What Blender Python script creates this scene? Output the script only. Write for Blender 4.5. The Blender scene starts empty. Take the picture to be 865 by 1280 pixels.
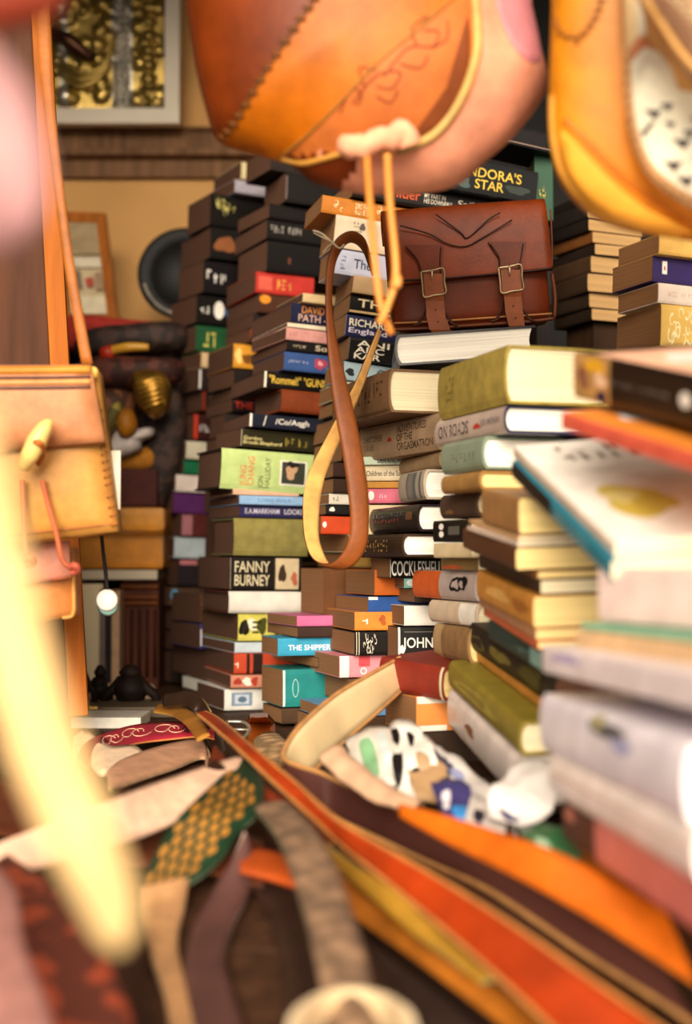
import bpy, bmesh, math, random
from mathutils import Vector, Matrix, noise
from mathutils.bvhtree import BVHTree
rnd = random.Random(7)
C = bpy.context.scene.collection
sc = bpy.context.scene

# ------------------------------------------------------------------ camera
FPX = 50/36*1280
CAMZ, PITCH = 0.97, math.radians(1.93)
cp, sp = math.cos(PITCH), math.sin(PITCH)
TABLE = 0.75
def P(px, py, d):
    """world point seen at photo pixel (px,py) at distance d along the view axis"""
    xc = (px-432.5)/FPX*d; yc = (640-py)/FPX*d
    return Vector((xc, d*cp-yc*sp, CAMZ+d*sp+yc*cp))
def to_px(p):
    q = p-Vector((0,0,CAMZ)); d = q.y*cp+q.z*sp; u = -q.y*sp+q.z*cp
    return 432.5+q.x/d*FPX, 640-u/d*FPX, d
def solve(c, v, px):
    """t so that c+t*v is seen in photo column px"""
    k = (px-432.5)/FPX
    q = c-Vector((0,0,CAMZ)); d0 = q.y*cp+q.z*sp; dv = v.y*cp+v.z*sp
    den = v.x-k*dv
    return (k*d0-q.x)/den if abs(den) > 1e-6 else 0.0
cam = bpy.data.cameras.new('camera'); co = bpy.data.objects.new('camera', cam); C.objects.link(co)
co.location = (0,0,CAMZ); co.rotation_euler = (math.pi/2+PITCH, 0, 0)
cam.sensor_fit = 'VERTICAL'; cam.sensor_height = 36; cam.sensor_width = 24; cam.lens = 50
cam.clip_start = 0.02
cam.dof.use_dof = True; cam.dof.focus_distance = 1.72; cam.dof.aperture_fstop = 2.9
sc.camera = co
sc.view_settings.view_transform = 'Standard'; sc.view_settings.look = 'None'
sc.view_settings.gamma = 1; sc.view_settings.use_curve_mapping = False

# ------------------------------------------------------------------ materials
def lin(c):
    if isinstance(c, str):
        c = c.lstrip('#'); c = [int(c[i:i+2], 16) for i in (0,2,4)]
    return tuple(((v/255)/12.92 if v/255 <= .04045 else ((v/255+.055)/1.055)**2.4) for v in c)+(1,)
_m = {}
def mat(col, kind='paper'):
    key = (str(col), kind)
    if key in _m: return _m[key]
    m = bpy.data.materials.new(kind+'_'+str(col).strip('#')); m.use_nodes = True
    nt = m.node_tree; N, L = nt.nodes, nt.links
    b = N['Principled BSDF']; c = lin(col)
    tc = N.new('ShaderNodeTexCoord'); mp = N.new('ShaderNodeMapping'); L.new(tc.outputs['Object'], mp.inputs[0])
    nz = N.new('ShaderNodeTexNoise'); L.new(mp.outputs[0], nz.inputs['Vector'])
    rp = N.new('ShaderNodeValToRGB'); L.new(nz.outputs[0], rp.inputs[0]); L.new(rp.outputs[0], b.inputs['Base Color'])
    def ramp(lo, hi, a=.35, z=.65):
        rp.color_ramp.elements[0].position = a; rp.color_ramp.elements[1].position = z
        rp.color_ramp.elements[0].color = tuple(min(1, v*lo) for v in c[:3])+(1,)
        rp.color_ramp.elements[1].color = tuple(min(1, v*hi) for v in c[:3])+(1,)
    def bump(scale, st, dist=.001, vec=None, detail=4):
        n2 = N.new('ShaderNodeTexNoise'); n2.inputs['Scale'].default_value = scale; n2.inputs['Detail'].default_value = detail
        L.new(vec or tc.outputs['Object'], n2.inputs['Vector'])
        bp = N.new('ShaderNodeBump'); bp.inputs['Strength'].default_value = st; bp.inputs['Distance'].default_value = dist
        L.new(n2.outputs[0], bp.inputs['Height']); L.new(bp.outputs[0], b.inputs['Normal'])
    R = b.inputs['Roughness']
    if kind == 'paper':
        ramp(.86, 1.06); nz.inputs['Scale'].default_value = 45; nz.inputs['Detail'].default_value = 6; R.default_value = .5
        b.inputs['Specular IOR Level'].default_value = .2; bump(90, .12)
    elif kind == 'gloss':
        ramp(.85, 1.05); nz.inputs['Scale'].default_value = 30; R.default_value = .32; b.inputs['Specular IOR Level'].default_value = .3; bump(40, .15)
    elif kind == 'cloth':
        ramp(.78, 1.1); nz.inputs['Scale'].default_value = 60; nz.inputs['Detail'].default_value = 8; R.default_value = .85
        bump(900, .5, .0006)
    elif kind == 'pages':
        mp.inputs['Scale'].default_value = (4, 4, 700); nz.inputs['Scale'].default_value = 1; nz.inputs['Detail'].default_value = 3
        ramp(.78, 1.06, .3, .7); R.default_value = .9
        bump(1, .6, .0008, mp.outputs[0])
    elif kind == 'leather':
        ramp(.5, 1.2, .3, .72); nz.inputs['Scale'].default_value = 14; nz.inputs['Detail'].default_value = 8; nz.inputs['Roughness'].default_value = .65
        R.default_value = .45; b.inputs['Specular IOR Level'].default_value = .28; bump(260, .35, .0008)
    elif kind == 'smooth':
        ramp(.85, 1.1); nz.inputs['Scale'].default_value = 10; nz.inputs['Detail'].default_value = 6; R.default_value = .4; bump(300, .15, .0005)
    elif kind == 'suede':
        ramp(.8, 1.1); nz.inputs['Scale'].default_value = 60; nz.inputs['Detail'].default_value = 10; R.default_value = .95
        bump(700, .5, .001)
    elif kind == 'wood':
        mp.inputs['Scale'].default_value = (18, 18, 1.5); nz.inputs['Scale'].default_value = 3; nz.inputs['Detail'].default_value = 8
        ramp(.55, 1.25, .3, .75); R.default_value = .65; b.inputs['Specular IOR Level'].default_value = .2; bump(4, .3, .001, mp.outputs[0])
    elif kind == 'plaster':
        ramp(.9, 1.05); nz.inputs['Scale'].default_value = 5; nz.inputs['Detail'].default_value = 9; R.default_value = .85; bump(120, .2, .001)
    elif kind == 'metal':
        ramp(.6, 1.15); nz.inputs['Scale'].default_value = 35; b.inputs['Metallic'].default_value = .75; R.default_value = .3; bump(150, .2, .0006)
    elif kind == 'mottle':      # multi-tone printed / woven surface
        nz.inputs['Scale'].default_value = 38; nz.inputs['Detail'].default_value = 5
        rp.color_ramp.interpolation = 'CONSTANT'; ramp(.35, 1.15, .2, .52); R.default_value = .7; bump(200, .3)
    elif kind == 'weave':
        ck = N.new('ShaderNodeTexVoronoi'); ck.inputs['Scale'].default_value = 60; L.new(tc.outputs['Object'], ck.inputs['Vector'])
        L.new(ck.outputs['Distance'], rp.inputs[0]); ramp(1.2, .5, .2, .6); R.default_value = .9; bump(150, .6, .002)
    _m[key] = m
    return m

# ------------------------------------------------------------------ objects
def tag(o, label, cat, group=None, kind=None):
    o['label'] = label; o['category'] = cat
    if group: o['group'] = group
    if kind: o['kind'] = kind
    return o
def empty(name, loc, label, cat, group=None, M=None):
    o = bpy.data.objects.new(name, None); C.objects.link(o); o.empty_display_size = .02
    o.matrix_world = M if M is not None else Matrix.Translation(loc)
    return tag(o, label, cat, group)
def link(name, verts, faces, mats, parent=None, idx=None, smooth=False, world=True):
    """one mesh object; verts in world space (or parent's space when world=False)"""
    me = bpy.data.meshes.new(name)
    vs = [Vector(v) for v in verts]
    org = Vector((0,0,0))
    if parent is not None and world:
        inv = root_mw(parent).inverted(); vs = [inv @ v for v in vs]
    elif parent is None:
        lo = Vector((min(v.x for v in vs), min(v.y for v in vs), min(v.z for v in vs)))
        hi = Vector((max(v.x for v in vs), max(v.y for v in vs), max(v.z for v in vs)))
        org = Vector(((lo.x+hi.x)/2, (lo.y+hi.y)/2, lo.z)); vs = [v-org for v in vs]
    me.from_pydata(vs, [], faces)
    for m in (mats if isinstance(mats, list) else [mats]): me.materials.append(m)
    if idx:
        for p, i in zip(me.polygons, idx): p.material_index = i
    bm = bmesh.new(); bm.from_mesh(me); bmesh.ops.recalc_face_normals(bm, faces=bm.faces); bm.to_mesh(me); bm.free()
    if smooth:
        for p in me.polygons: p.use_smooth = True
    o = bpy.data.objects.new(name, me); C.objects.link(o)
    if parent is not None: o.parent = parent
    else: o.location = org
    return o
def root_mw(o):
    M = Matrix.Identity(4)
    while o is not None:
        M = o.matrix_basis @ M; o = o.parent
    return M
def boxvf(lo, hi, M=None):
    x0,y0,z0 = lo; x1,y1,z1 = hi
    v = [Vector(p) for p in ((x0,y0,z0),(x1,y0,z0),(x1,y1,z0),(x0,y1,z0),(x0,y0,z1),(x1,y0,z1),(x1,y1,z1),(x0,y1,z1))]
    if M is not None: v = [M @ p for p in v]
    return v, [(0,3,2,1),(4,5,6,7),(0,1,5,4),(1,2,6,5),(2,3,7,6),(3,0,4,7)]
def box(name, lo, hi, m, parent=None, M=None, bev=0):
    v, f = boxvf(lo, hi)
    bm = bmesh.new(); vs = [bm.verts.new(p) for p in v]
    for q in f: bm.faces.new([vs[i] for i in q])
    if bev: bmesh.ops.bevel(bm, geom=bm.edges[:], offset=bev, segments=2, affect='EDGES', profile=.7)
    bm.verts.index_update()
    V = [(M @ q.co if M is not None else q.co.copy()) for q in bm.verts]; Fc = [[q.index for q in f.verts] for f in bm.faces]; bm.free()
    return link(name, V, Fc, m, parent)
def catmull(pts, n, closed=False):
    out = []; k = len(pts)
    segs = k if closed else k-1
    for i in range(segs):
        if closed: p = [pts[(i+j-1) % k] for j in range(4)]
        else: p = [pts[max(0, i-1)], pts[i], pts[i+1], pts[min(k-1, i+2)]]
        for s in range(n):
            t = s/n
            out.append(.5*((2*p[1])+(p[2]-p[0])*t+(2*p[0]-5*p[1]+4*p[2]-p[3])*t*t+(3*p[1]-p[0]-3*p[2]+p[3])*t**3))
    if not closed: out.append(pts[-1].copy())
    return out
def tubevf(pts, r, seg=8, cap=True):
    V, F = [], []
    n = len(pts); up = Vector((0.13,.2,.97))
    for i, p in enumerate(pts):
        t = (pts[min(n-1,i+1)]-pts[max(0,i-1)])
        t = t.normalized() if t.length > 1e-9 else Vector((0,0,1))
        a = t.cross(up)
        if a.length < 1e-3: a = t.cross(Vector((1,0,0)))
        a.normalize(); b = t.cross(a)
        rr = r[i] if isinstance(r, (list,tuple)) else r
        for s in range(seg):
            w = 2*math.pi*s/seg; V.append(p+a*math.cos(w)*rr+b*math.sin(w)*rr)
    for i in range(n-1):
        for s in range(seg):
            F.append((i*seg+s, i*seg+(s+1)%seg, (i+1)*seg+(s+1)%seg, (i+1)*seg+s))
    if cap: F.append(tuple(range(seg))[::-1]); F.append(tuple((n-1)*seg+s for s in range(seg)))
    return V, F
def tube(name, pts, r, m, parent=None, n=8, seg=8):
    pts = [Vector(p) for p in pts]
    if n > 1: pts = catmull(pts, n)
    if isinstance(r, (list,tuple)):
        k = len(r)-1; N = len(pts)-1
        r = [r[min(k-1,int(i/N*k))]*(1-(i/N*k-min(k-1,int(i/N*k))))+r[min(k-1,int(i/N*k))+1]*(i/N*k-min(k-1,int(i/N*k))) for i in range(N+1)]
    V, F = tubevf(pts, r, seg)
    return link(name, V, F, m, parent, smooth=True)
def join(parts):
    V, F = [], []
    for v, f in parts:
        k = len(V); V += list(v); F += [tuple(i+k for i in q) for q in f]
    return V, F
def lathevf(prof, c, seg=24, M=None):
    V, F = [], []
    for r, z in prof:
        for s in range(seg):
            w = 2*math.pi*s/seg; p = Vector((r*math.cos(w), r*math.sin(w), z))
            V.append((M @ p if M is not None else p)+Vector(c))
    for i in range(len(prof)-1):
        for s in range(seg): F.append((i*seg+s, i*seg+(s+1)%seg, (i+1)*seg+(s+1)%seg, (i+1)*seg+s))
    F.append(tuple(range(seg))[::-1]); F.append(tuple((len(prof)-1)*seg+s for s in range(seg)))
    return V, F

# ------------------------------------------------------------------ lettering
_tx = {}
def text_mesh(s, bold=.012):
    key = (s, bold)
    if key in _tx: return _tx[key]
    if s[0] == '~':                              # illegible print: rows of small strokes
        r = random.Random(len(s)*7+ord(s[-1])); V, F = [], []; rows = s[1:].split('/')
        for q, row in enumerate(rows):
            n = len(row); y0 = 1-(q+1)/len(rows)+.06; hh = 1/len(rows)-.12
            for i, ch in enumerate(row):
                if ch == ' ': continue
                x0 = i/n; w = .74/n
                for k in range(r.choice((2,2,3))):
                    b = len(V)
                    if r.random() < .55: a0 = r.uniform(0,.7); bx = (a0,a0+.26,0 if r.random()<.6 else .3,1 if r.random()<.6 else .75)
                    else: b0 = r.choice((0,.42,.84)); bx = (0,r.uniform(.6,1),b0,b0+.16)
                    V += [(x0+w*bx[0],y0+hh*bx[2]),(x0+w*bx[1],y0+hh*bx[2]),(x0+w*bx[1],y0+hh*bx[3]),(x0+w*bx[0],y0+hh*bx[3])]; F.append((b,b+1,b+2,b+3))
        _tx[key] = (V, F); return V, F
    cu = bpy.data.curves.new('t', 'FONT'); cu.body = s; cu.offset = bold; cu.align_x = 'LEFT'; cu.resolution_u = 3
    cu.space_line = .85
    o = bpy.data.objects.new('t', cu); C.objects.link(o)
    dg = bpy.context.evaluated_depsgraph_get(); me = bpy.data.meshes.new_from_object(o.evaluated_get(dg))
    V = [v.co.copy() for v in me.vertices]; F = [tuple(p.vertices) for p in me.polygons]
    bpy.data.objects.remove(o); bpy.data.meshes.remove(me); bpy.data.curves.remove(cu)
    x0 = min(v.x for v in V); x1 = max(v.x for v in V); y0 = min(v.y for v in V); y1 = max(v.y for v in V)
    V = [((v.x-x0)/(x1-x0), (v.y-y0)/(y1-y0)) for v in V]
    _tx[key] = (V, F); return V, F
def fleur(n, seed, kind='scroll'):
    """flat ornament in the unit square"""
    r = random.Random(seed); V, F = [], []
    for i in range(n):
        cx, cy = r.uniform(.08,.92), r.uniform(.1,.9); a0 = r.uniform(0,6.28); k = len(V); q = 10; R = r.uniform(.05,.16)
        for j in range(q):
            a = a0+j*.55; rr = R*(1-j/q*.7)
            for w in (0, .06):
                V.append((min(1,max(0,cx+(rr+w*(1-j/q))*math.cos(a)*.6)), min(1,max(0,cy+(rr+w*(1-j/q))*math.sin(a)*1.6))))
        for j in range(q-1): F.append((k+2*j, k+2*j+1, k+2*j+3, k+2*j+2))
    return V, F
# ------------------------------------------------------------------ books
PAGE = {'a':'#b8925f', 'b':'#94683f', 'c':'#f1e3bd', 'w':'#fbf6ea', 'd':'#5a3824', 'y':'#f6da94'}  # a, b, d: page colours with the shade on the ends mixed in
used_labels = {}
ALLBOOKS = []
def make_book(M, L, W, T, spine, kind, label, group, design=(), page='b', board=None, xof=None, top=()):
    hard = kind[0] == 'h'
    skind = 'cloth' if 'c' in kind else ('leather' if 'l' in kind else ('gloss' if 'g' in kind else 'paper'))
    bul = (.0045 if hard else .0012)*min(1, T/.02); th = .0026 if hard else .0007
    if T < .008: bul *= .5
    over = .003 if hard else .0002
    e = empty('hardback_book' if hard else 'paperback_book', None, label, 'book', group, M)
    ns = 9
    def sy(z):                                   # spine profile, z in 0..1
        w = 4*z*(1-z)
        return -bul*w**.6 if hard else -bul*(w**.25)
    O = [(W, 0)]+[(sy(k/(ns-1)), T*k/(ns-1)) for k in range(ns)]+[(W, T)]
    I = [(W, th)]+[(sy(k/(ns-1))+th, th+(T-2*th)*k/(ns-1)) for k in range(ns)]+[(W, T-th)]
    V, F, X = [], [], []
    n = len(O)
    for x in (0, L):
        V += [(x, a, b) for a, b in O]+[(x, a, b) for a, b in I]
    s = 2*n
    for i in range(n-1):
        F.append((i, i+1, s+i+1, s+i)); X.append(0 if 0 < i < n-2 else 1)
        F.append((n+i, s+n+i, s+n+i+1, n+i+1)); X.append(1)
        F.append((i, n+i, n+i+1, i+1)); X.append(1)
        F.append((s+i, s+i+1, s+n+i+1, s+n+i)); X.append(1)
    F.append((0, s, s+n, n)); X.append(1); F.append((n-1, n+n-1, s+n+n-1, s+n-1)); X.append(1)
    cov = link('cover', V, F, [mat(spine, skind), mat(board or spine, skind)], e, X, world=False)
    # page block
    y1 = W-over*1.3; fe = (.004 if hard else .0004)
    Q = [(sy(k/8)+th*1.05, th*1.02+(T-2.04*th)*k/8) for k in range(9)]
    Q += [(y1-fe*4*(k/6)*(1-k/6), T-th*1.02-(T-2.04*th)*k/6) for k in range(7)]
    V = [(x, a, b) for x in (over, L-over) for a, b in Q]; q = len(Q)
    F = [(i, (i+1)%q, q+(i+1)%q, q+i) for i in range(q)]+[tuple(range(q))[::-1], tuple(range(q, 2*q))]
    pg = link('page_block', V, F, mat(PAGE[page], 'pages'), e, world=False)
    # print on the spine / front cover
    bycol = {}
    def put(kind_, V2, F2, col, x0, x1, z0, z1, off, rot=0, front=False):
        out = []
        for a, b in V2:
            if rot == 1: a, b = 1-b, a          # reads upwards
            if rot == -1: a, b = b, 1-a
            x = x0+(x1-x0)*a; w = z0+(z1-z0)*b
            if front: out.append((min(L-.0005,max(.0005,x)), min(W-.0005,max(.0005,w)), T+off))
            else: out.append((x, sy(w/T)-off, w))
        bycol.setdefault((kind_, col), []).append((out, F2))
    for lay, d in enumerate(list(design)+list(top)):
        front = lay >= len(design)
        k = d[0]; d = list(d)
        if k == 'B': d.insert(1, '')
        if front: d.pop(3)
        if front: x0, x1, z0, z1 = d[3]*L, d[4]*L, d[5]*W, d[6]*W
        else:
            x0, x1 = (xof(d[3]), xof(d[4])) if xof else (d[3]*L, d[4]*L)
            x0 = max(.0004, min(L-.0004, x0)); x1 = max(.0004, min(L-.0004, x1)); z0, z1 = d[5]*T, d[6]*T
        off = .00022+.00012*(lay % 6)
        if k == 'T':
            V2, F2 = text_mesh(d[1]); put('lettering', V2, F2, d[2], x0, x1, z0, z1, off+.0001, d[7] if len(d) > 7 else 0, front)
        elif k == 'B':
            N = 8
            V2 = [(a, i/N) for i in range(N+1) for a in (0,1)]; F2 = [(2*i, 2*i+1, 2*i+3, 2*i+2) for i in range(N)]
            put('printed_panel', V2, F2, d[2], x0, x1, z0, z1, off, 0, front)
        elif k == 'E':
            V2 = [(.5+.5*math.cos(a*.2618), .5+.5*math.sin(a*.2618)) for a in range(24)]
            put('printed_panel', V2, [tuple(range(24))], d[2], x0, x1, z0, z1, off, 0, front)
        elif k == 'S':
            V2, F2 = fleur(int(d[1]), len(label)); put('ornament', V2, F2, d[2], x0, x1, z0, z1, off+.0001, 0, front)
        elif k == 'D':      # irregular blot (d[1]=seed)
            r = random.Random(d[1]); ph = [r.uniform(0,6.28) for _ in range(3)]
            V2 = []
            for a in range(28):
                w = a*2*math.pi/28; rr = .38+.06*math.sin(2*w+ph[0])+.05*math.sin(3*w+ph[1])+.03*math.sin(5*w+ph[2])
                V2.append((.5+rr*math.cos(w), .5+rr*math.sin(w)))
            put('printed_panel', V2, [tuple(range(28))], d[2], x0, x1, z0, z1, off, 0, front)
    for (nm, col), parts in bycol.items():
        v, f = join(parts); link(nm, v, f, mat(col, 'paper'), cov, world=False)
    ALLBOOKS.append(e)
    return e
def Rz(a): return Matrix.Rotation(math.radians(a), 4, 'Z')
SUPPORTS = []
def stack(phrase, group, side, d, yaw, roll, pitch, books, ref='corner', jit=2.5, djit=.006, page='b', base=None):
    """books listed from the top down: (ytop, ybot, x corner, x outer edge of the page end, x far end of spine|None,
       spine colour, kind, description, designs, options)"""
    tilt = Matrix.Rotation(math.radians(roll), 4, 'Y') @ Matrix.Rotation(math.radians(pitch), 4, 'X')
    made = []
    for b in books:
        y0, y1, xe, xo, xs, col, kind, desc, des = b[:9]; op = b[9] if len(b) > 9 else {}
        dd = op.get('d', d)+rnd.uniform(-djit, djit)
        a = op.get('yaw', yaw)+rnd.uniform(-jit, jit)
        tl = tilt
        if 'roll' in op or 'pitch' in op:
            tl = Matrix.Rotation(math.radians(op.get('roll', roll)), 4, 'Y') @ Matrix.Rotation(math.radians(op.get('pitch', pitch)), 4, 'X')
        R = tl @ Rz(a)
        n = (R @ Vector((0,0,1))); u = R @ Vector((1,0,0)); v = R @ Vector((0,1,0))
        pb = P(xe, y1, dd); pt = P(xe, y0, dd)
        T = max(.004, (pt-pb).dot(n)*.992)
        sd = op.get('side', side)
        Ldef = op.get('L', rnd.uniform(.185, .205))
        if sd == 'L' or op.get('ref', ref) == 'far':
            L = Ldef if xs is None else min(.3, max(.1, solve(pb, u, xs))); org = pb
        else:
            L = Ldef if xs is None else min(.3, max(.1, -solve(pb, u, xs))); org = pb-u*L
        if sd == 'L': W = solve(pb, v, xo) if xo is not None else .13
        else: W = solve(org+u*L, v, xo) if xo is not None else .13
        W = op.get('W', min(.2, max(.085, W)))
        M = Matrix.Translation(org) @ R
        lab = desc+' '+op.get('phrase', phrase)
        def xof(px, org=org, u=u, n=n, T=T): return solve(org+n*T*.5, u, px)
        e = make_book(M, L, W, T, col, kind, lab, group, des, op.get('page', page), op.get('board'), xof, op.get('top', ()))
        made.append((e, M, L, W, T))
    e, M, L, W, T = made[-1]
    if base is not False:
        pts = [M @ Vector(p) for p in ((0,0,0),(L,0,0),(L,W,0),(0,W,0))]
        SUPPORTS.append(pts)
    return made
# ------------------------------------------------------------------ the stacks of books
BK, NV, OL, CR, WH = '#15110f', '#1d2140', '#8a7d3c', '#ead9b4', '#f4efe6'
# A: far left, out of focus
stack('in the blurred far left stack', 'books of the far left stack', 'L', 2.5, 28, 1.5, 0, [
 (202,223,301,267,None,'#d8c796','p','cream spined book tilted near the top',[]),
 (224,240,293,264,None,'#a9a3ae','p','grey spined book second from the top',[]),
 (241,281,262,234,None,BK,'p','black book with pale yellow floral lettering',[('S',9,'#e0d27c',268,298,.2,.9)]),
 (283,322,262,226,None,BK,'p','black book with a brown picture on its spine',[('D',3,'#8e5632',266,298,.1,.85)]),
 (325,365,254,223,None,'#171216','p','black book with blurred white lettering',[('T','~abc',WH,258,284,.3,.75)]),
 (368,403,245,213,None,BK,'p','black book with white lettering and blue badge',[('T','~ab',WH,250,263,.35,.65),('E','',WH,267,280,.2,.85),('E','','#3a6db0',281,288,.3,.6)]),
 (406,438,244,218,None,'#1f5130','p','green book with yellow lettering',[('T','~ad','#d8cf6a',254,273,.15,.8)]),
 (440,459,251,226,None,'#d9b98c','p','thin book with a cream corner',[]),
 (460,487,248,223,None,'#2a1b1c','p','dark book with a white edged spine',[('B',WH,248,251,.05,.95)]),
 (488,513,252,226,None,'#7a2a1a','p','dark book with a thin red spine edge',[('B',BK,257,290,.02,.98)]),
 (517,549,241,217,None,'#3a1816','p','maroon book with a red spine edge',[('B','#c23a26',241,247,.02,.98),('T','~abd',WH,249,262,.3,.6)]),
 (551,573,232,202,None,'#cfc6ae','p','pale grey spined book',[]),
 (575,592,229,204,None,'#1d6a46','p','small bottle green book',[]),
 (593,614,219,200,None,'#e6d6cc','p','pinkish white spined book',[]),
 (616,641,216,196,None,'#5b2a63','p','purple spined book',[]),
 (642,670,226,198,None,'#5f2a26','p','dark red book with a pink band',[('B','#b0747c',227,240,.05,.95)]),
 (671,697,217,195,None,'#bcc9d0','p','pale blue spined book above a gap',[]),
 (699,732,222,198,None,'#2a2126','p','dark bound book with a pink top edge',[('B','#c77a80',224,246,.8,.98)]),
 (734,757,211,197,None,'#58402c','p','brown book with a small blue spot',[('E','','#58a9d8',213,223,.3,.9)]),
 (759,787,217,195,None,'#4a3626','p','brown worn book with frayed edges',[]),
 (789,812,214,196,None,'#3b2c22','p','dark worn book low down',[]),
 (814,853,212,196,None,'#33261e','p','thick dark book at the bottom',[]),
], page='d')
# A2: between far left and named stacks
stack('in the dim second stack', 'books of the dim second stack', 'L', 2.3, 24, 2, 0, [
 (182,212,338,307,None,'#2b2320','p','dark brown book on the very top',[]),
 (215,252,356,330,None,BK,'p','round backed black book below the top',[('B','#70605a',357,359,.1,.9)]),
 (254,272,336,297,None,'#191413','p','black book with a sagging page block',[]),
 (274,298,333,293,None,'#14100f','p','black book with grey white lettering',[('T','~abcd efga','#a8a29a',338,378,.35,.75)]),
 (300,338,333,297,None,'#120f0e','p','thick plain black book',[('B','#6b3a2a',360,363,.3,.5)]),
 (339,365,319,283,376,'#b5322a','p','red spined book with gold lettering',[('T','~abf','#d89a4a',345,366,.2,.75),('B','#cf5a48',323,340,.15,.8)]),
 (367,390,323,283,None,'#4a2a1c','p','brown book with an orange spot',[('E','','#e08a2a',324,338,.5,.98)]),
 (391,409,316,283,None,'#241b18','p','thin dark brown book',[]),
 (411,427,312,282,None,'#4a241c','p','dark book with a red corner',[('B','#b8402a',312,320,.3,.95)]),
 (429,459,291,259,None,'#d6942c','p','book with a yellow gold pictorial spine',[('D',5,'#f0cf7a',292,304,.1,.9),('D',8,'#7a4a1c',302,316,.1,.7)]),
 (461,483,292,260,None,'#231a18','p','dark book under the gold pictorial one',[]),
 (485,498,296,260,None,'#c49a76','p','thin tan spined book',[]),
 (499,515,290,257,None,'#191414','p','black book with red lettering THE',[('T','THE','#c23a2a',293,316,.3,.85)]),
 (517,545,280,262,None,'#2c211e','p','dark book left of the navy spine',[]),
 (547,575,278,262,None,'#2c2420','p','dark book behind the olive black spine',[]),
 (577,640,276,262,None,'#2a1c18','p','thick dark book behind the green hardback',[]),
 (642,700,274,258,None,'#2c1f1a','p','thick dark book behind the olive cloth book',[]),
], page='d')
stack('at the foot of second stack', 'books at the foot of the dim second stack', 'L', 2.23, 24, 0, 0, [
 (742,778,250,215,None,'#5a3b26','p','thick brown paged book with worn spine',[]),
 (780,811,250,213,None,'#3b3a86','p','brown paged book with a blue spine strip',[('B','#e6e2ea',250,252,.1,.8)]),
 (813,850,257,211,None,'#2a211d','p','large grey paged book with dark boards',[]),
 (852,866,255,228,None,'#efe9dc','p','small white spined book',[('B',WH,256,270,.1,.9)],{'page':'w'}),
 (867,874,256,228,None,'#3a2c22','p','dark thin book lowest down',[]),
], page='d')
# B: the readable left stack
stack('in the readable left stack', 'books of the readable left stack', 'L', 2.05, 20, 3.2, 0, [
 (366,377,378,345,None,'#d9bd8e','p','thin cream spined book on top',[]),
 (378,402,363,310,None,NV,'p','navy book with orange above pinkish capitals',[('T','DAVID','#e0913c',377,405,.52,.92),('T','PATH -','#d8b09c',373,408,.08,.46)],{'L':.18}),
 (403,408,359,315,None,'#ecdcc0','p','very thin white spined book',[]),
 (409,424,357,314,None,'#d59a92','p','dusty pink spined book',[('T','~abc def ghia','#c07f78',362,405,.3,.7)]),
 (425,438,358,313,None,'#171314','p','black book with small cream lettering under the dusty pink',[('T','~abcdei','#d8c8a4',366,383,.35,.65),('T','So','#d8c8a4',394,409,.25,.8)]),
 (439,462,354,315,None,'#39568e','p','blue book with a red emblem on the spine',[('T','~abcdefghij','#c8ccd8',360,386,.42,.58),('D',4,'#b0445c',391,409,.05,.95),('D',9,'#e0a0a8',396,404,.35,.7)]),
 (463,484,329,287,None,BK,'pg','black book with yellow blackletter title',[('T','"Rommel!" "GUNNER','#e8c04a',336,420,.28,.8),('B','#e8e0cc',329,333,.02,.98)],{'L':.2}),
 (486,514,350,314,400,'#8a4020','hl','brown leather hardback with scalloped page edge',[]),
 (516,533,311,278,None,'#1d2130','pg','navy black book with white slashes and italics',[('T','/Co/Aqgh','#e8e4da',344,386,.2,.75),('B','#e8e4da',311,315,.02,.98),('T','/','#e8e4da',329,333,.15,.9)]),
 (535,558,300,269,None,'#2b2818','pg','olive black book with two small pale yellow lines',[('T','Gordon\nBrook-Shepherd','#dccf8c',304,352,.12,.62),('T','~vict','#8a7c34',356,386,.2,.7),('B','#b0a890',300,302,.05,.95)]),
 (559,610,274,243,391,'#b9cf86','h','thick pale green hardback with a portrait photo',[
   ('T','JUNG\nCHANG','#d8824e',299,317,.1,.84,1),('T','JON\nHALLIDAY','#6f7a50',322,337,.06,.84,1),
   ('B','#ece8dc',349,382,.18,.8),('B','#3a3c30',351,380,.22,.77),('D',2,'#c09a78',354,372,.28,.8),('D',7,'#1d1a16',356,373,.6,.82),
   ('D',6,'#c2552a',383,393,.3,.7),('D',11,'#c2552a',384,394,.0,.35)],{'board':'#2a221c','L':.22}),
], page='d', base=False)
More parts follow.
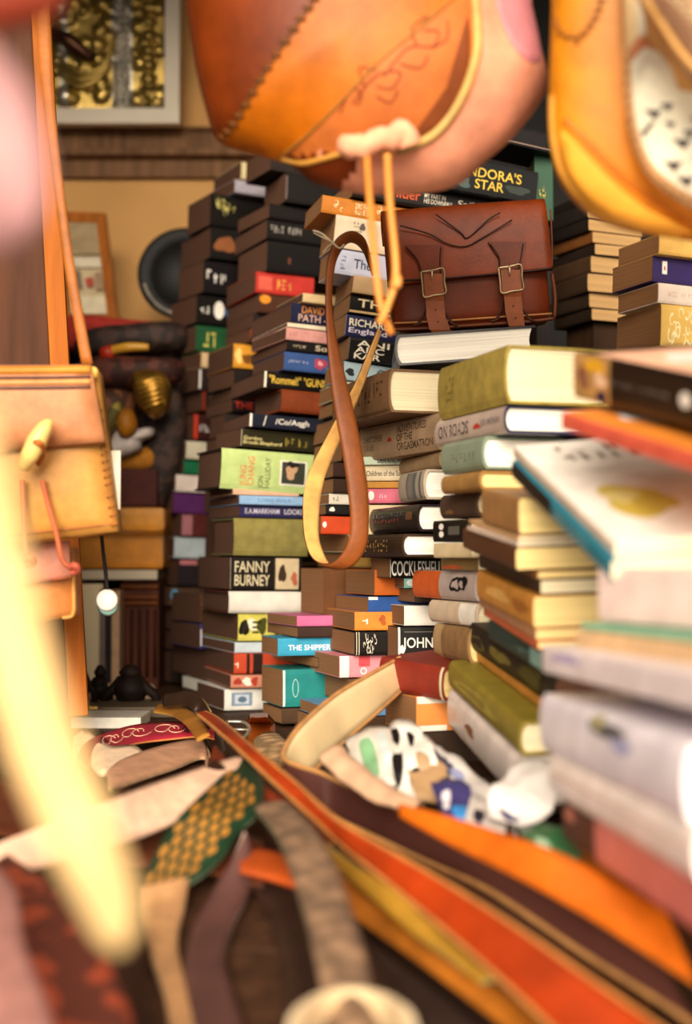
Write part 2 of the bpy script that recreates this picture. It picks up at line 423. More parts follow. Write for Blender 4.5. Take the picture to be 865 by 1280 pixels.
stack('in the readable left stack', 'books of the readable left stack', 'L', 2.05, 20, .8, 0, [
 (611,618,291,262,372,'#dcae90','p','very thin peach spined book',[]),
 (619,630,299,262,372,'#8fb4dc','p','light blue spined book',[('T','LONG WALK -','#5a80a8',323,368,.3,.7)]),
 (631,646,299,261,378,'#2e2a55','p','dark indigo book with pale capitals',[('T','E.A.MARKHAM','#c8c4d4',306,349,.3,.75),('T','LOOKI','#d8d4dc',355,377,.3,.75)]),
 (647,694,291,264,384,'#8b8142','hc','thick olive cloth hardback',[],{'board':'#5f5830'}),
 (696,737,287,248,377,'#191512','pg','thick black book with two lines of large cream capitals',[('T','FANNY','#d8cca8',293,337,.54,.88),('T','BURNEY','#d8cca8',293,337,.12,.46),('B','#e6ddc8',286,288,.02,.98),('B','#cbb894',344,373,.02,.98),('D',3,'#3a2a20',347,358,.1,.9),('D',5,'#b5674a',362,373,.1,.6),('B','#3a3026',342,344,.02,.98)]),
 (739,766,285,251,377,'#e6e0d6','hg','plain white spined hardback',[],{'board':'#5a2c26'}),
 (767,801,297,252,377,'#d8cf62','p','book with yellow and black splashed spine',[('D',3,BK,297,312,.05,.9),('D',12,'#f0ead0',306,322,.3,.9),('D',6,'#4a4a1c',318,336,.2,.9),('T','~am','#2a2616',300,330,.25,.75),('D',7,'#55602a',335,360,.1,.9),('D',4,'#2a3018',352,380,.3,.95)]),
 (803,816,293,252,330,'#c3d2dc','p','pale ice blue spined book',[]),
 (817,842,292,256,328,'#c2482a','p','red orange spined book with black bars',[('B','#2a1814',308,312,0,1),('B','#2a1814',316,328,0,1),('T','~m','#f0d8c0',293,301,.25,.7)]),
 (844,860,288,254,326,'#c9866c','p','peach and red patterned spine book',[('D',3,'#a83a2a',291,303,.1,.9),('D',5,'#f0e6d8',301,316,.1,.9),('D',6,'#a83a2a',312,324,.1,.9)]),
 (862,888,280,246,331,'#e8e6de','p','white book with a framed blue square',[('B','#7f96b0',289,315,.2,.85),('B','#c4d0da',293,311,.3,.75),('E','','#5f7894',297,308,.36,.66)]),
], page='d')
# C: tall middle stack behind the hanging strap and the buckled satchel
stack('above the buckled satchel', 'books above the buckled satchel', 'L', 1.9, 14, 6, 0, [
 (146,170,596,570,None,'#181416','p','dark grey book with a pale line, topmost',[('B','#8a7468',600,690,.1,.16)],{'L':.13,'roll':8}),
 (190,231,540,515,None,'#151719','pg','black book with gold two line capitals',[('T','PANDORA\'S','#d8b848',565,651,.5,.82),('T','STAR','#d8b848',594,630,.14,.44),('D',5,'#4a5a58',566,592,.05,.5),('D',8,'#39423e',630,664,.1,.5)],{'L':.15}),
 (220,245,440,405,None,'#17120f','pg','black book with small white and red lettering',[('T','Hitler','#d05a30',488,525,.3,.85),('T','MY PART IN\nHIS DOWNFALL','#e6dcc8',530,566,.25,.78),('T','Spike M','#e6dcc8',572,618,.2,.7)],{'L':.24}),
 (243,265,401,380,None,'#c0762a','p','orange tan book with ornate cream lettering',[('S',5,'#f0dca8',410,436,.15,.85),('T','AT THE\nCOURT','#f0dca8',444,462,.15,.85,1),('S',4,'#f0dca8',464,490,.1,.9)],{'L':.17}),
 (267,308,416,400,None,'#d9c6aa','p','cream spined book with faint vertical print',[('T','~abcdek','#8a7a68',440,452,.2,.9,1),('D',3,'#5a5048',448,456,.55,.9)]),
 (310,341,417,402,None,'#b9bcd0','pg','pale lilac blue spined book lettered The',[('T','The','#33384a',442,464,.3,.7),('T','~abct','#6f7488',425,432,.2,.8,1)]),
 (343,365,440,418,None,'#b5946c','pg','tan paperback with a white glint',[]),
 (367,390,436,415,None,'#15120f','pg','black book lettered THE with tan band',[('T','THE','#d8c49a',447,490,.35,.8),('B','#c0a070',436,500,.02,.14)]),
 (392,419,430,412,None,'#232648','pg','navy book with large cream capitals over script',[('T','RICHARD','#ece2c4',436,488,.5,.85),('T','England','#d9cfe0',436,484,.1,.42),('B','#cfc8d8',430,432,.02,.98)]),
 (420,449,434,412,None,'#151312','pg','black book with three rows of cream capitals',[('T','ANI','#ece2cc',446,486,.64,.9),('T','ARC','#ece2cc',444,480,.36,.62),('T','KAR','#ece2cc',443,476,.08,.34),('B','#ece2cc',433,436,.02,.98)]),
 (451,474,428,405,None,'#a8c0c8','p','pale sky blue spined book',[('D',5,'#2a2c30',430,445,.2,.7),('T','O','#4a5a68',470,482,.2,.8)]),
 (476,497,425,398,None,'#d8d2bc','p','cream grey spined book left of the tan strap',[]),
 (499,516,424,398,None,'#221a16','p','brown paged book with dark cover, upper of three',[]),
 (518,547,428,391,None,'#241c18','p','brown paged book with dark cover, middle of three',[]),
 (549,576,427,391,None,'#261d19','p','brown paged book with dark cover, lowest of three',[]),
], page='b', base=False)
stack('inside the hanging strap loop', 'books seen through the hanging strap loop', 'L', 1.88, 16, 1, 0, [
 (578,596,416,396,None,'#3a241c','p','dark red brown book highest',[],{'L':.12}),
 (598,616,416,394,None,'#3a281e','p','dark brown worn book',[]),
 (617,630,411,388,None,'#e3dccc','p','small cream spined book',[('T','~ab','#7a6a58',415,424,.3,.8)]),
 (631,643,407,386,None,BK,'p','black book with a white diamond',[('D',3,WH,411,419,.2,.9)]),
 (645,667,401,380,None,'#cc4a22','p','orange red paperback spine',[('E','',WH,403,408,.35,.7)]),
 (668,690,436,398,None,'#e4ddd0','p','black and white checkered spine book',[('B',BK,438,441,.1,.9)]),
 (691,708,440,398,None,'#9a7b3c','p','brown paged book with olive spine',[]),
], page='b', base=False)
stack('below the hanging strap loop', 'books below the hanging strap loop', 'L', 1.86, 18, 0, 0, [
 (710,768,404,373,None,'#6a4428','p','fat brown paged book',[],{'W':.1,'d':1.91,'L':.12}),
 (712,744,468,432,None,'#d06a2a','p','brown paged book with an orange spine edge',[],{'L':.1,'d':1.77}),
 (746,765,460,420,None,'#2f58a0','p','thin book with blue and white spine',[('B',WH,460,472,.8,1)],{'L':.1,'d':1.77}),
 (770,783,371,334,408,'#cf6f9c','p','pink spined paperback',[]),
 (784,797,372,334,410,'#3c2a22','p','dark spined book under the pink one',[]),
 (798,820,347,328,415,'#3a9cc0','p','bright blue book with white capitals',[('T','THE SHIPPER','#eef2f2',360,413,.3,.62)]),
 (822,835,398,340,None,'#1d1612','p','dark book with a yellow edge',[('B','#c8c43a',383,388,.05,.95)]),
 (837,884,353,327,390,'#24807e','p','teal spined book with an oval emblem',[('E','','#9cc4c0',365,373,.25,.75),('E','','#24807e',366,372,.28,.72),('B','#e8ece4',353,356,.02,.98)]),
 (886,905,352,330,None,'#4a3626','p','brown worn book beneath the teal one',[],{}),
], page='b')
stack('in the low middle stack', 'books in the low middle stack', 'L', 1.77, 16, 0, 0, [
 (765,788,443,406,487,'#dc8c3a','p','orange spined book with a small white emblem',[('T','~m','#f4ead8',453,464,.3,.75),('D',5,'#b05a2a',472,484,.2,.9)]),
 (790,819,443,411,475,'#171311','p','black book with white scroll ornament',[('S',12,'#e8dfcc',452,473,.06,.94),('B','#d8ccb4',445,446,.0,1),('B','#d8ccb4',448,449,0,1)]),
 (820,847,424,387,463,'#e4909a','p','pink and white book with red letter O',[('B','#f4dcdc',424,436,.0,1),('T','O','#f6f0ea',450,458,.12,.45),('B','#d05058',448,462,.5,1)]),
 (849,880,441,400,470,'#6b4a2c','p','brown paged book half hidden by cream strap',[]),
 (882,897,402,375,430,'#6a9cc8','p','small book with blue and white spine',[('B',WH,404,408,.1,.9),('B','#30508a',411,415,.1,.9)]),
 (898,925,402,368,None,'#4a3424','p','dark worn book lowest',[]),
], page='b')
# the middle front stack, spines to the left and page ends towards the viewer
stack('in the middle front stack', 'books of the middle front stack', 'R', 1.62, -73, 0, 0, [
 (418,457,500,672,None,'#1d1620','hg','black hardback with white pages under the satchel',[],{'page':'w','yaw':-93,'roll':-4,'L':.15}),
 (460,515,490,575,None,'#7b5d42','h','thick brown hardback with cream page end',[('T','~bill','#4a3422',452,468,.3,.75),('T','~goa','#4a3422',470,484,.4,.8),('B','#5f4630',448,488,.05,.09)],{'page':'c','yaw':-70}),
 (516,562,549,640,451,'#a98d70','h','light brown hardback with three line title and red bird',[('T','CHRISTOPHER\nTURNER','#6d5644',458,482,.25,.7),('D',3,'#b03a26',488,494,.4,.6),('T','ADVENTURES\nOF THE\nORGASMATRON','#5d4838',500,545,.14,.88)],{'page':'c','yaw':-65}),
 (563,584,553,640,503,'#a88c68','h','small tan hardback under the red bird one',[],{'page':'c'}),
 (586,624,534,600,503,'#b7a894','h','grey plaid spined hardback with white pages',[('B','#6a6a70',512,530,.05,.95),('B','#8a8478',514,520,.05,.95),('B','#a8a090',524,528,.05,.95)],{'page':'w'}),
 (630,664,526,600,463,'#231a1e','hg','black hardback with red lettering and white pages',[('T','~abcd ef gh','#8a8088',470,508,.6,.8),('T','~abcdefghis','#b05a50',470,504,.38,.54),('B','#6d4a34',512,520,.45,.75)],{'page':'w'}),
 (667,696,507,600,455,'#3a281c','h','dark brown hardback with gilt lettering and white pages',[('T','~abcdefghz','#b08a58',460,490,.2,.8)],{'page':'w'}),
], page='c', base=False)
stack('right of the strap loop', 'slim books right of the strap loop', 'L', 1.79, -8, 0, 0, [
 (571,581,452,440,None,'#cfe0c8','p','thin mint green book topmost',[('T','DEN KNOW','#2a2a28',472,503,.2,.8)],{'L':.12,'side':'L'}),
 (582,601,452,440,None,'#e6d6b4','p','cream book with small black lettering',[('T','Children of the Sun','#5a4a38',458,503,.3,.65)],{'L':.12}),
 (602,610,454,440,None,'#c2882e','p','very thin gold spined book',[],{'L':.12}),
 (611,629,454,440,None,'#d86f86','p','pink book with a white oval badge',[('E','',WH,460,468,.2,.85),('T','~abb','#f0d0d4',474,484,.35,.65)],{'L':.12}),
 (631,668,454,440,None,'#e9d2a6','p','pale cream spined book below the pink',[],{'L':.12}),
 (669,697,448,430,None,'#2b1d17','p','dark brown book beside the gilt lettered one',[('B','#b86a34',450,458,.4,.8)],{'L':.12}),
], page='b', base=False)
stack('right of the low middle stack', 'books right of the low middle stack', 'L', 1.72, 12, 0, 0, [
 (698,722,487,466,552,'#171313','pg','black book with tall crowded white capitals',[('T','COCKLESHELL','#f0ece2',489,552,.08,.88),('B','#f0ece2',486,488,.02,.98)]),
 (723,735,505,472,530,'#7eb4ac','p','pale teal spined book',[('E','','#d8e4dc',508,520,.2,.9)]),
 (736,753,518,470,None,'#4a3a2c','p','brown paged book with bowed grey cover',[],{'L':.1}),
 (757,782,505,481,545,'#ece6dc','p','plain white spined book',[],{}),
 (784,824,497,461,547,'#1c1918','p','black book with bold white capitals and white brush edges',[('T','JOHN','#f0ebe0',503,541,.25,.68),('B','#efe9de',497,500,.0,1),('D',3,'#efe9de',498,506,.1,.5),('B','#6a6660',505,540,.84,.87),('B','#6a6660',508,538,.1,.13)],{'yaw':12}),
 (825,834,498,462,547,'#e9dede','p','thin white book below the black brushed one',[],{}),
 (835,870,500,470,545,'#4a3728','p','brown worn book half behind the cream strap',[],{}),
 (871,915,520,482,560,'#e58f4a','p','orange paperback with white bands',[('B','#f2e9da',521,558,.8,1),('B','#f2e9da',521,558,0,.17)],{'d':1.53,'yaw':20}),
 (916,960,520,486,None,'#3a2a20','p','dark book under the orange banded paperback',[],{'d':1.53,'yaw':20,'L':.16}),
], page='b')
stack('in the right centre stack', 'books of the right centre stack', 'R', 1.37, -72, 0, 0, [
 (430,504,636,760,552,'#9f8b3c','hc','thick olive cloth hardback with cream page end',[('T','~abcv','#7a6a2c',562,572,.3,.8,1)],{'page':'c'}),
 (506,541,635,760,548,'#b9a79c','hg','grey hardback with dark capitals and white pages',[('T','ON ROADS','#4a4248',553,590,.25,.75),('D',3,'#c03a2a',596,606,.3,.6),('T','JOE MORAN','#7a6f70',606,630,.35,.65)],{'page':'w','board':'#2a2c4a'}),
 (545,586,608,680,556,'#7f8f7c','hg','grey green hardback with white pages',[('T','~abcdfg','#66766a',570,600,.3,.6)],{'page':'w','d':1.4}),
 (588,612,604,690,556,'#9a7136','hc','ochre brown cloth book',[],{'page':'y','d':1.38}),
 (614,645,600,690,556,'#4a3322','hc','dark brown cloth book between brown paperbacks and white pages',[('D',3,'#7a5a34',560,572,.1,.4)],{'page':'c','d':1.44}),
 (648,676,590,690,545,'#1d1a18','pg','black book with a white circle mark',[('E','',WH,550,556,.2,.5),('E','',WH,550,556,.55,.85),('B','#5a5650',562,576,.3,.7)],{'page':'c','d':1.46}),
 (678,697,590,690,543,'#d2bf98','p','cream spined book under the white circle one',[],{'page':'c','d':1.46}),
 (698,713,598,690,552,'#8a7348','p','worn olive brown book above the dragon spine',[('D',3,'#c05a34',540,580,0,.5)],{'page':'c','d':1.48}),
 (714,752,598,690,520,'#b9aaa4','h','orange and grey book with a black dragon emblem',[('B','#d0602a',519,553,.01,.99),('D',3,BK,566,582,.15,.9),('D',8,BK,576,590,.25,.95),('D',5,'#b9aaa4',578,585,.4,.7)],{'page':'c','d':1.5}),
 (754,784,600,690,540,'#cdb9a0','h','cream grey hardback with a white label',[('B',WH,578,599,.05,.95)],{'page':'c','d':1.49}),
], page='c', jit=1.5, base=False)
stack('in the right centre stack', 'books of the right centre stack', 'R', 1.47, -60, 0, 0, [
 (786,830,590,640,546,'#8f6c42','hc','upright brown book with a pale edge strip',[('B','#b89a6c',546,556,0,1)],{'page':'y','W':.12,'yaw':-80}),
], base=False)
# F: brown paperbacks sloping towards the viewer
stack('in the sloping brown stack', 'paperbacks of the sloping brown stack', 'R', 1.19, -82, -1, 6, [
 (622,668,650,715,604,'#a87c4c','p','tan brown paperback with curved page end, topmost',[],{'page':'y'}),
 (670,676,648,720,586,'#c9a374','p','thin light tan book',[],{'page':'c'}),
 (677,683,647,720,584,'#d8c4b4','p','very thin white edged booklet',[],{'page':'c'}),
 (684,713,646,735,580,'#5a3622','p','dark brown paperback with large cream page end',[],{'page':'y'}),
 (714,724,672,740,586,'#8a5c34','p','thin mid brown paperback',[],{'page':'y'}),
 (725,743,676,752,600,'#3a271e','p','nearly black brown paperback',[],{'page':'c'}),
 (745,785,668,750,598,'#c88a3a','p','orange ochre paperback with faded print',[('D',3,'#e0b060',608,640,.2,.8),('D',4,'#a86a28',640,664,.2,.8)],{'page':'y'}),
 (786,800,670,745,600,'#b0805a','p','faded pinkish brown paperback',[],{'page':'y'}),
 (801,812,672,745,605,'#c0603a','p','thin faded red paperback',[],{'page':'y'}),
 (813,840,678,745,612,'#243a36','p','dark green book with pale lettering',[('T','~abcdl','#7fa49a',640,662,.3,.6),('B','#7ea8a0',664,678,.1,.9)],{'page':'d'}),
 (842,884,696,760,572,'#20190f','h','thick black book flecked with moss green',[('D',3,'#5a5420',585,612,.1,.8),('D',4,'#7a7030',615,645,.2,.8),('D',6,'#4a4818',650,690,.1,.9)],{'page':'d'}),
 (886,899,694,760,580,'#c88a3c','p','thin orange tan book under the mossy one',[],{'page':'y'}),
 (901,945,655,690,553,'#8a7a2c','h','olive gold book with slanting spine under the mossy book',[('D',3,'#a89a44',570,630,.2,.8)],{'page':'c'}),
 (947,1008,652,700,551,'#ddd2ce','hg','pinkish white rounded book with white page end, lowest',[('D',5,'#8a5a3a',585,600,.4,.7)],{'page':'w'}),
], jit=1.2)
stack('at the foot of centre piles', 'slanting books at the foot of the centre piles', 'R', 1.5, -50, 0, 5, [
 (834,876,556,640,498,'#7e2c20','h','red brown hardback with a worn spine',[('B','#c8c0a0',553,556,0,1)],{'page':'y','W':.09}),
], jit=.5, base=False)
# G: tilted pile at the right edge
stack('in the tilted right pile', 'books of the tilted right pile', 'R', 1.08, -74, -2, 14, [
 (438,496,719,None,None,'#171210','pg','thick black paperback with a painted picture on spine',
   [('B','#b48a52',719,764,0,1),('D',3,'#e0a828',730,760,.55,1),('D',5,'#8a5a44',722,740,.2,.8),('D',6,'#2a2440',744,764,0,.3),('D',9,'#e0bfa0',744,762,.3,.7),('T','~abc defghij kl mno pqrstu vwx','#8f8680',766,840,.46,.56),('E','',WH,852,866,.35,.65)],
   {'L':.2,'page':'c','top':[('B','#e9b79a',0,.12,1,.02,1),('D',4,'#f4dcd4',0,.2,.8,.1,.9)]}),
], ref='far', jit=0, base=False)
stack('in the tilted right pile', 'books of the tilted right pile', 'R', 1.05, -72, -2, 15, [
 (514,536,703,None,None,'#d9604a','pg','orange covered paperback with coral spine',
   [('T','~abcdef ghij klmn opq','#b84038',722,840,.3,.75)],
   {'L':.24,'W':.16,'page':'c','board':'#e58a34','top':[('D',4,'#f4ece8',0,.08,.34,.1,.4)]}),
], ref='far', jit=0, base=False)
stack('in the tilted right pile', 'books of the tilted right pile', 'R', 1.2, -83, -3, 19, [
 (556,572,643,None,None,'#f2e6d6','pg','large white cover with lemon picture and faded title',
   [('B','#d8bfa4',643,760,.2,.5)],
   {'L':.27,'W':.2,'d':1.2,'page':'c','board':'#f8f4ec','top':[('D',3,'#c9b84e',0,.5,.84,.04,.42),('D',9,'#e0d68a',0,.54,.7,.1,.28),('T','~ab cde/fghijk','#8a7d70',0,.06,.24,.14,.55,1),('D',12,'#5a4a34',0,.2,1.1,.5,1.3)]}),
 (574,596,641,None,None,'#1e8198','pg','teal and black spined book under the lemon cover',
   [('B','#231f1e',640,690,0,1),('T','~abc defghij','#9fd0d4',697,735,.3,.7)],
   {'L':.265,'W':.19,'d':1.2,'page':'c'}),
], ref='far', jit=0, base=False)
# H: pale thick books, lower right, nearest
stack('in the pale lower right stack', 'pale books of the lower right stack', 'R', 1.02, -83, 0, 0, [
 (708,776,750,None,None,'#e9d2ca','pg','very thick white book with pink shaded side',[],{'L':.24,'W':.17,'page':'w','board':'#f6f1ee','d':.98,'yaw':-72}),  # spine tinted pinker than the white boards to carry the side's shade
 (778,786,727,None,None,'#8fc0a0','p','thin mint green spined book',[],{'L':.25,'d':1.0,'yaw':-76,'page':'c'}),
 (787,815,722,None,None,'#d8b488','p','tan page coloured paperback',[],{'L':.26,'d':1.0,'yaw':-76,'page':'y'}),
 (806,840,680,None,None,'#e6d9dc','pg','lilac white book with a violet smudge',[('D',3,'#b8a8cc',690,730,.4,.9)],{'L':.28,'d':1.02,'page':'w','yaw':-80}),
], ref='far', jit=0, base=False)
stack('in the pale lower right stack', 'pale books of the lower right stack', 'R', 1.0, -83, 0, 0, [
 (866,938,682,None,None,'#e6e0ea','hg','thickest rounded white hardback with a dark picture',[('D',4,'#5a5a5c',738,790,.62,.98),('D',6,'#b0a878',742,765,.75,1),('D',8,'#a0a0c8',770,800,.5,.8)],{'L':.29,'page':'w','d':1.02}),
 (941,993,694,None,None,'#efe0da','hg','rounded pinkish white hardback',[('B','#d8b8ac',700,880,.55,.62)],{'L':.28,'page':'w','d':1.0}),
 (996,1048,706,None,None,'#d97a70','pg','salmon pink book with a dark brown picture',[('B','#5a3426',706,746,0,1),('D',3,'#b87058',708,722,.4,.95)],{'L':.27,'page':'c','d':.99}),
], ref='far', jit=0)
# J: dark stack right of the satchel, K: stack at right edge
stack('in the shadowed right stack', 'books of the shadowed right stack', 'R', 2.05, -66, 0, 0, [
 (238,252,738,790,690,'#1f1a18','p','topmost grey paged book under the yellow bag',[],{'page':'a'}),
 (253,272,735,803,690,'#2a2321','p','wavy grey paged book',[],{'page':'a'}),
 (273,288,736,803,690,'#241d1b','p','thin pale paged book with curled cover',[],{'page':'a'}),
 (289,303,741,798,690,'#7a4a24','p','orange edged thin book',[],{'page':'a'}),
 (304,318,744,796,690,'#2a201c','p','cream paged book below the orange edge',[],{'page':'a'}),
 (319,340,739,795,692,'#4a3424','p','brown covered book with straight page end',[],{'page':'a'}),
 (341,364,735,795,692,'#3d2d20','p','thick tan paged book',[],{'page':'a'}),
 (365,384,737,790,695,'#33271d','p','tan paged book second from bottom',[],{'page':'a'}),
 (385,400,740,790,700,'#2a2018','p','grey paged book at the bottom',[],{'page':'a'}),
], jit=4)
stack('at the right edge', 'books at the upper right edge', 'L', 1.56, 18, 2, 0, [
 (292,317,823,796,None,'#d8ac5c','p','tan book under the yellow bag',[],{'page':'b','L':.14}),
 (318,351,815,796,None,'#34255e','pg','purple spined book with a small white emblem',[('B',WH,827,833,.3,.8),('B','#c04a4a',829,831,.45,.6)],{'page':'b','L':.14}),
 (353,378,822,776,None,'#e6d4c6','pg','pinkish white spined book with faint lettering',[('T','~abc defgh','#c8a898',835,870,.35,.6)],{'page':'b','L':.14}),
 (379,432,825,770,None,'#dcb45c','pg','thick gold glitter spined book',[('S',16,'#f4e6b0',830,875,.05,.95)],{'page':'b','L':.14}),
 (434,446,826,772,None,'#d88a78','p','thin salmon book under the gold one',[],{'page':'b','L':.14}),
])
# ------------------------------------------------------------------ the stall: walls, floor, table
def struct(o): o['kind'] = 'structure'; return o
WY = 2.95
struct(box('floor', (-.95,-.6,-.05), (1.25,WY,0), mat('#4a3828','wood')))
struct(box('wall_back', (-.95,WY,0), (1.25,WY+.06,2.2), mat('#e2ad6a','plaster')))
struct(box('wall_left', (-.95,.5,0), (-.89,WY,2.2), mat('#3a281c','wood')))  # unseen wall, extended forward to keep sky off the left-facing page ends
struct(box('wall_right', (1.19,1.0,0), (1.25,WY,2.2), mat('#4a3424','wood')))
struct(box('ceiling', (-.95,1.44,2.15), (1.25,WY+.06,2.2), mat('#4a3424','wood')))
# moulding on the back wall (behind the frames)
zt = P(0,150,2.9).z; zb = P(0,212,2.9).z
prof = [(0,zt),(-.035,zt),(-.04,zt-.006),(-.03,zt-.012),(-.03,zt-.045),(-.05,zt-.05),(-.05,zt-.062),(-.022,zt-.068),(-.022,zb),(0,zb)]
V = [(x, WY+a, z) for x in (-.89,1.19) for a, z in prof]; k = len(prof)
struct(link('trim_1', V, [(i,(i+1)%k,k+(i+1)%k,k+i) for i in range(k)]+[tuple(range(k))[::-1],tuple(range(k,2*k))], mat('#8a6444','wood')))
t = empty('trestle_table', (0,2.1,0), 'long dark wooden table carrying the rear book stacks', 'table')
for i in range(5):
    y0 = 1.32+i*.322
    box('tabletop_plank', (-.87,y0,TABLE-.035), (1.17,y0+.318,TABLE), mat('#4a3020','wood'), t, bev=.003)
for x in (-.84,1.07):
    for y in (1.4,2.8): box('leg', (x,y,0), (x+.07,y+.07,TABLE-.035), mat('#4a3020','wood'), t, bev=.004)
SL = .2
bd = empty('sloping_display_board', (0,.9,0), 'sloping dark board in front of the table, covered by leather straps', 'board')
for i in range(3):
    y0, y1 = .45+i*.285, .45+(i+1)*.285-.004
    V = [(x,y,TABLE-SL*(1.3-y)-c) for c in (0,.025) for x,y in ((-.87,y0),(1.17,y0),(1.17,y1),(-.87,y1))]
    link('plank', V, [(0,1,2,3),(7,6,5,4),(0,4,5,1),(1,5,6,2),(2,6,7,3),(3,7,4,0)], mat('#4a3020','wood'), bd)
for x in (-.84,1.07): box('leg', (x,.5,0), (x+.06,.56,TABLE-SL*.85), mat('#4a3020','wood'), bd, bev=.004)
# unseen blocks added under the piles to hold them up
n = 2
for pts in SUPPORTS:
    c = sum(pts, Vector())/4; z = min(p.z for p in pts)
    base = TABLE if c.y > 1.34 else TABLE-SL*(1.3-c.y)-.02
    if z-base < .012: continue
    q = [c+(p-c)*(.5 if c.y < 1 else .72) for p in pts]
    V = [(p.x,p.y,base) for p in q]+[(p.x,p.y,z-.001) for p in q]
    struct(link('trim_%d' % n, V, [(3,2,1,0),(4,5,6,7),(0,1,5,4),(1,2,6,5),(2,3,7,6),(3,0,4,7)], mat('#3a2618','wood'))); n += 1

# ------------------------------------------------------------------ light
w = bpy.data.worlds.new('sky'); sc.world = w; w.use_nodes = True
bg = w.node_tree.nodes['Background']; bg.inputs[0].default_value = (1.0,.84,.68,1); bg.inputs[1].default_value = .85
sun = bpy.data.lights.new('sun','SUN'); so = bpy.data.objects.new('sun', sun); C.objects.link(so)
sun.energy = 4.6; sun.angle = math.radians(36); sun.color = (1,.87,.70)
so.rotation_euler = Vector((.08,.9,-.3)).to_track_quat('-Z','Y').to_euler(); so.location = (2,-2,3)
sc.view_settings.exposure = 0.52
# ------------------------------------------------------------------ soft bags
EYE = Vector((0,0,CAMZ))
def pillow(outl, d, front, back, n=7, rings=14, tilt=(0,0), power=.5, wob=.0):
    """rounded solid from a closed outline standing at distance d; returns verts, faces, centres in photo pixels"""
    pts = catmull([Vector((x,y,0)) for x,y in outl], n, True)
    k = len(pts); cx = sum(p.x for p in pts)/k; cy = sum(p.y for p in pts)/k
    V, F = [], []
    def pt(x, y, off):
        dd = d+tilt[0]*(x-cx)+tilt[1]*(y-cy)+off
        base = P(x, y, d+tilt[0]*(x-cx)+tilt[1]*(y-cy))
        return base+Vector((0, off, 0))
    for side in (-1, 1):
        for r in range(rings):
            t = 1-r/rings                      # 1 at rim
            h = (1-t**2.2)**power
            for i, p in enumerate(pts):
                x = cx+(p.x-cx)*t; y = cy+(p.y-cy)*t
                if side == 1 and r == 0: continue
                wv = wob*noise.noise(Vector((x*.012,y*.012,side))) if wob else 0
                V.append(pt(x, y, (-(front+wv)*h if side < 0 else back*h)))
    V.append(pt(cx, cy, -front)); V.append(pt(cx, cy, back))
    cF, cB = len(V)-2, len(V)-1
    def id_(side, r, i):
        i %= k
        if r == 0: return i
        if side < 0: return r*k+i
        return rings*k+(r-1)*k+i
    for side in (-1, 1):
        for r in range(rings-1):
            for i in range(k):
                F.append((id_(side,r,i), id_(side,r,i+1), id_(side,r+1,i+1), id_(side,r+1,i)))
        for i in range(k): F.append((id_(side,rings-1,i), id_(side,rings-1,i+1), cF if side < 0 else cB))
    return V, F
def inside(poly, x, y):
    c = False; j = len(poly)-1
    for i in range(len(poly)):
        xi, yi = poly[i]; xj, yj = poly[j]
        if (yi > y) != (yj > y) and x < (xj-xi)*(y-yi)/(yj-yi)+xi: c = not c
        j = i
    return c
def split_parts(V, F, regions, default):
    """regions: [(name, polygon in photo px)] for the faces turned to the viewer"""
    out = {}
    for f in F:
        c = sum((V[i] for i in f), Vector())/len(f)
        x, y, dd = to_px(c); nm = default
        nn = (V[f[1]]-V[f[0]]).cross(V[f[2]]-V[f[0]])
        for name, poly in regions:
            if inside(poly, x, y): nm = name; break
        out.setdefault(nm, []).append(f)
    res = {}
    for nm, fs in out.items():
        ids = sorted({i for f in fs for i in f}); mp = {o: i for i, o in enumerate(ids)}
        res[nm] = ([V[i] for i in ids], [tuple(mp[i] for i in f) for f in fs])
    return res
def bvh(V, F): return BVHTree.FromPolygons(V, [tuple(f) for f in F])
def hit(tree, px, py, off=.001):
    d = (P(px,py,1)-EYE).normalized()
    loc, nor, idx, dist = tree.ray_cast(EYE, d)
    if loc is None: return None
    return loc-d*off
def on(tree, pts, off=.001, n=8):
    q = catmull([Vector((x,y,0)) for x,y in pts], n)
    r = [hit(tree, p.x, p.y, off) for p in q]
    return [p for p in r if p is not None]
def seam(name, tree, pts, r, m, parent, stitch=None, off=.0006):
    L = on(tree, pts, off)
    if len(L) > 2: tube(name, L, r, m, parent, n=1, seg=6)
    if stitch:
        pr = []; acc = 0; last = L[0]
        for a, b in zip(L, L[1:]):
            acc += (b-a).length
            if acc > stitch:
                acc = 0; t = (b-a).normalized(); u = (b-EYE).normalized(); s = t.cross(u).normalized()
                pr.append(tubevf([b-s*r*2.6-u*r*.4+t*r, b-u*r*1.4, b+s*r*2.6-u*r*.4-t*r], r*.75, 5))
        if pr:
            v, f = join(pr); link('stitching', v, f, m, parent, smooth=True)
def patch(name, tree, poly, m, parent, off=.0012, grid=10):
    """thin applied piece following the surface (fan-ring grid over a star-shaped outline)"""
    pts = catmull([Vector((x,y,0)) for x,y in poly], 4, True); k = len(pts)
    cx = sum(p.x for p in pts)/k; cy = sum(p.y for p in pts)/k; V, F = [], []
    for r in range(grid+1):
        t = 1-r/grid*.98
        for p in pts:
            h = None; s = t
            while h is None and s > .02:
                x, y = cx+(p.x-cx)*s, cy+(p.y-cy)*s; h = hit(tree, x, y, off if r else off*.2); s *= .94
            V.append(h if h is not None else hit(tree, cx, cy, off) or V[-1])
    for r in range(grid):
        for i in range(k): F.append((r*k+i, r*k+(i+1)%k, (r+1)*k+(i+1)%k, (r+1)*k+i))
    F.append(tuple(grid*k+i for i in range(k)))
    return link(name, V, F, m, parent, smooth=True)
def emb(x0, y0, pts): return [(x0+a, y0+b) for a, b in pts]

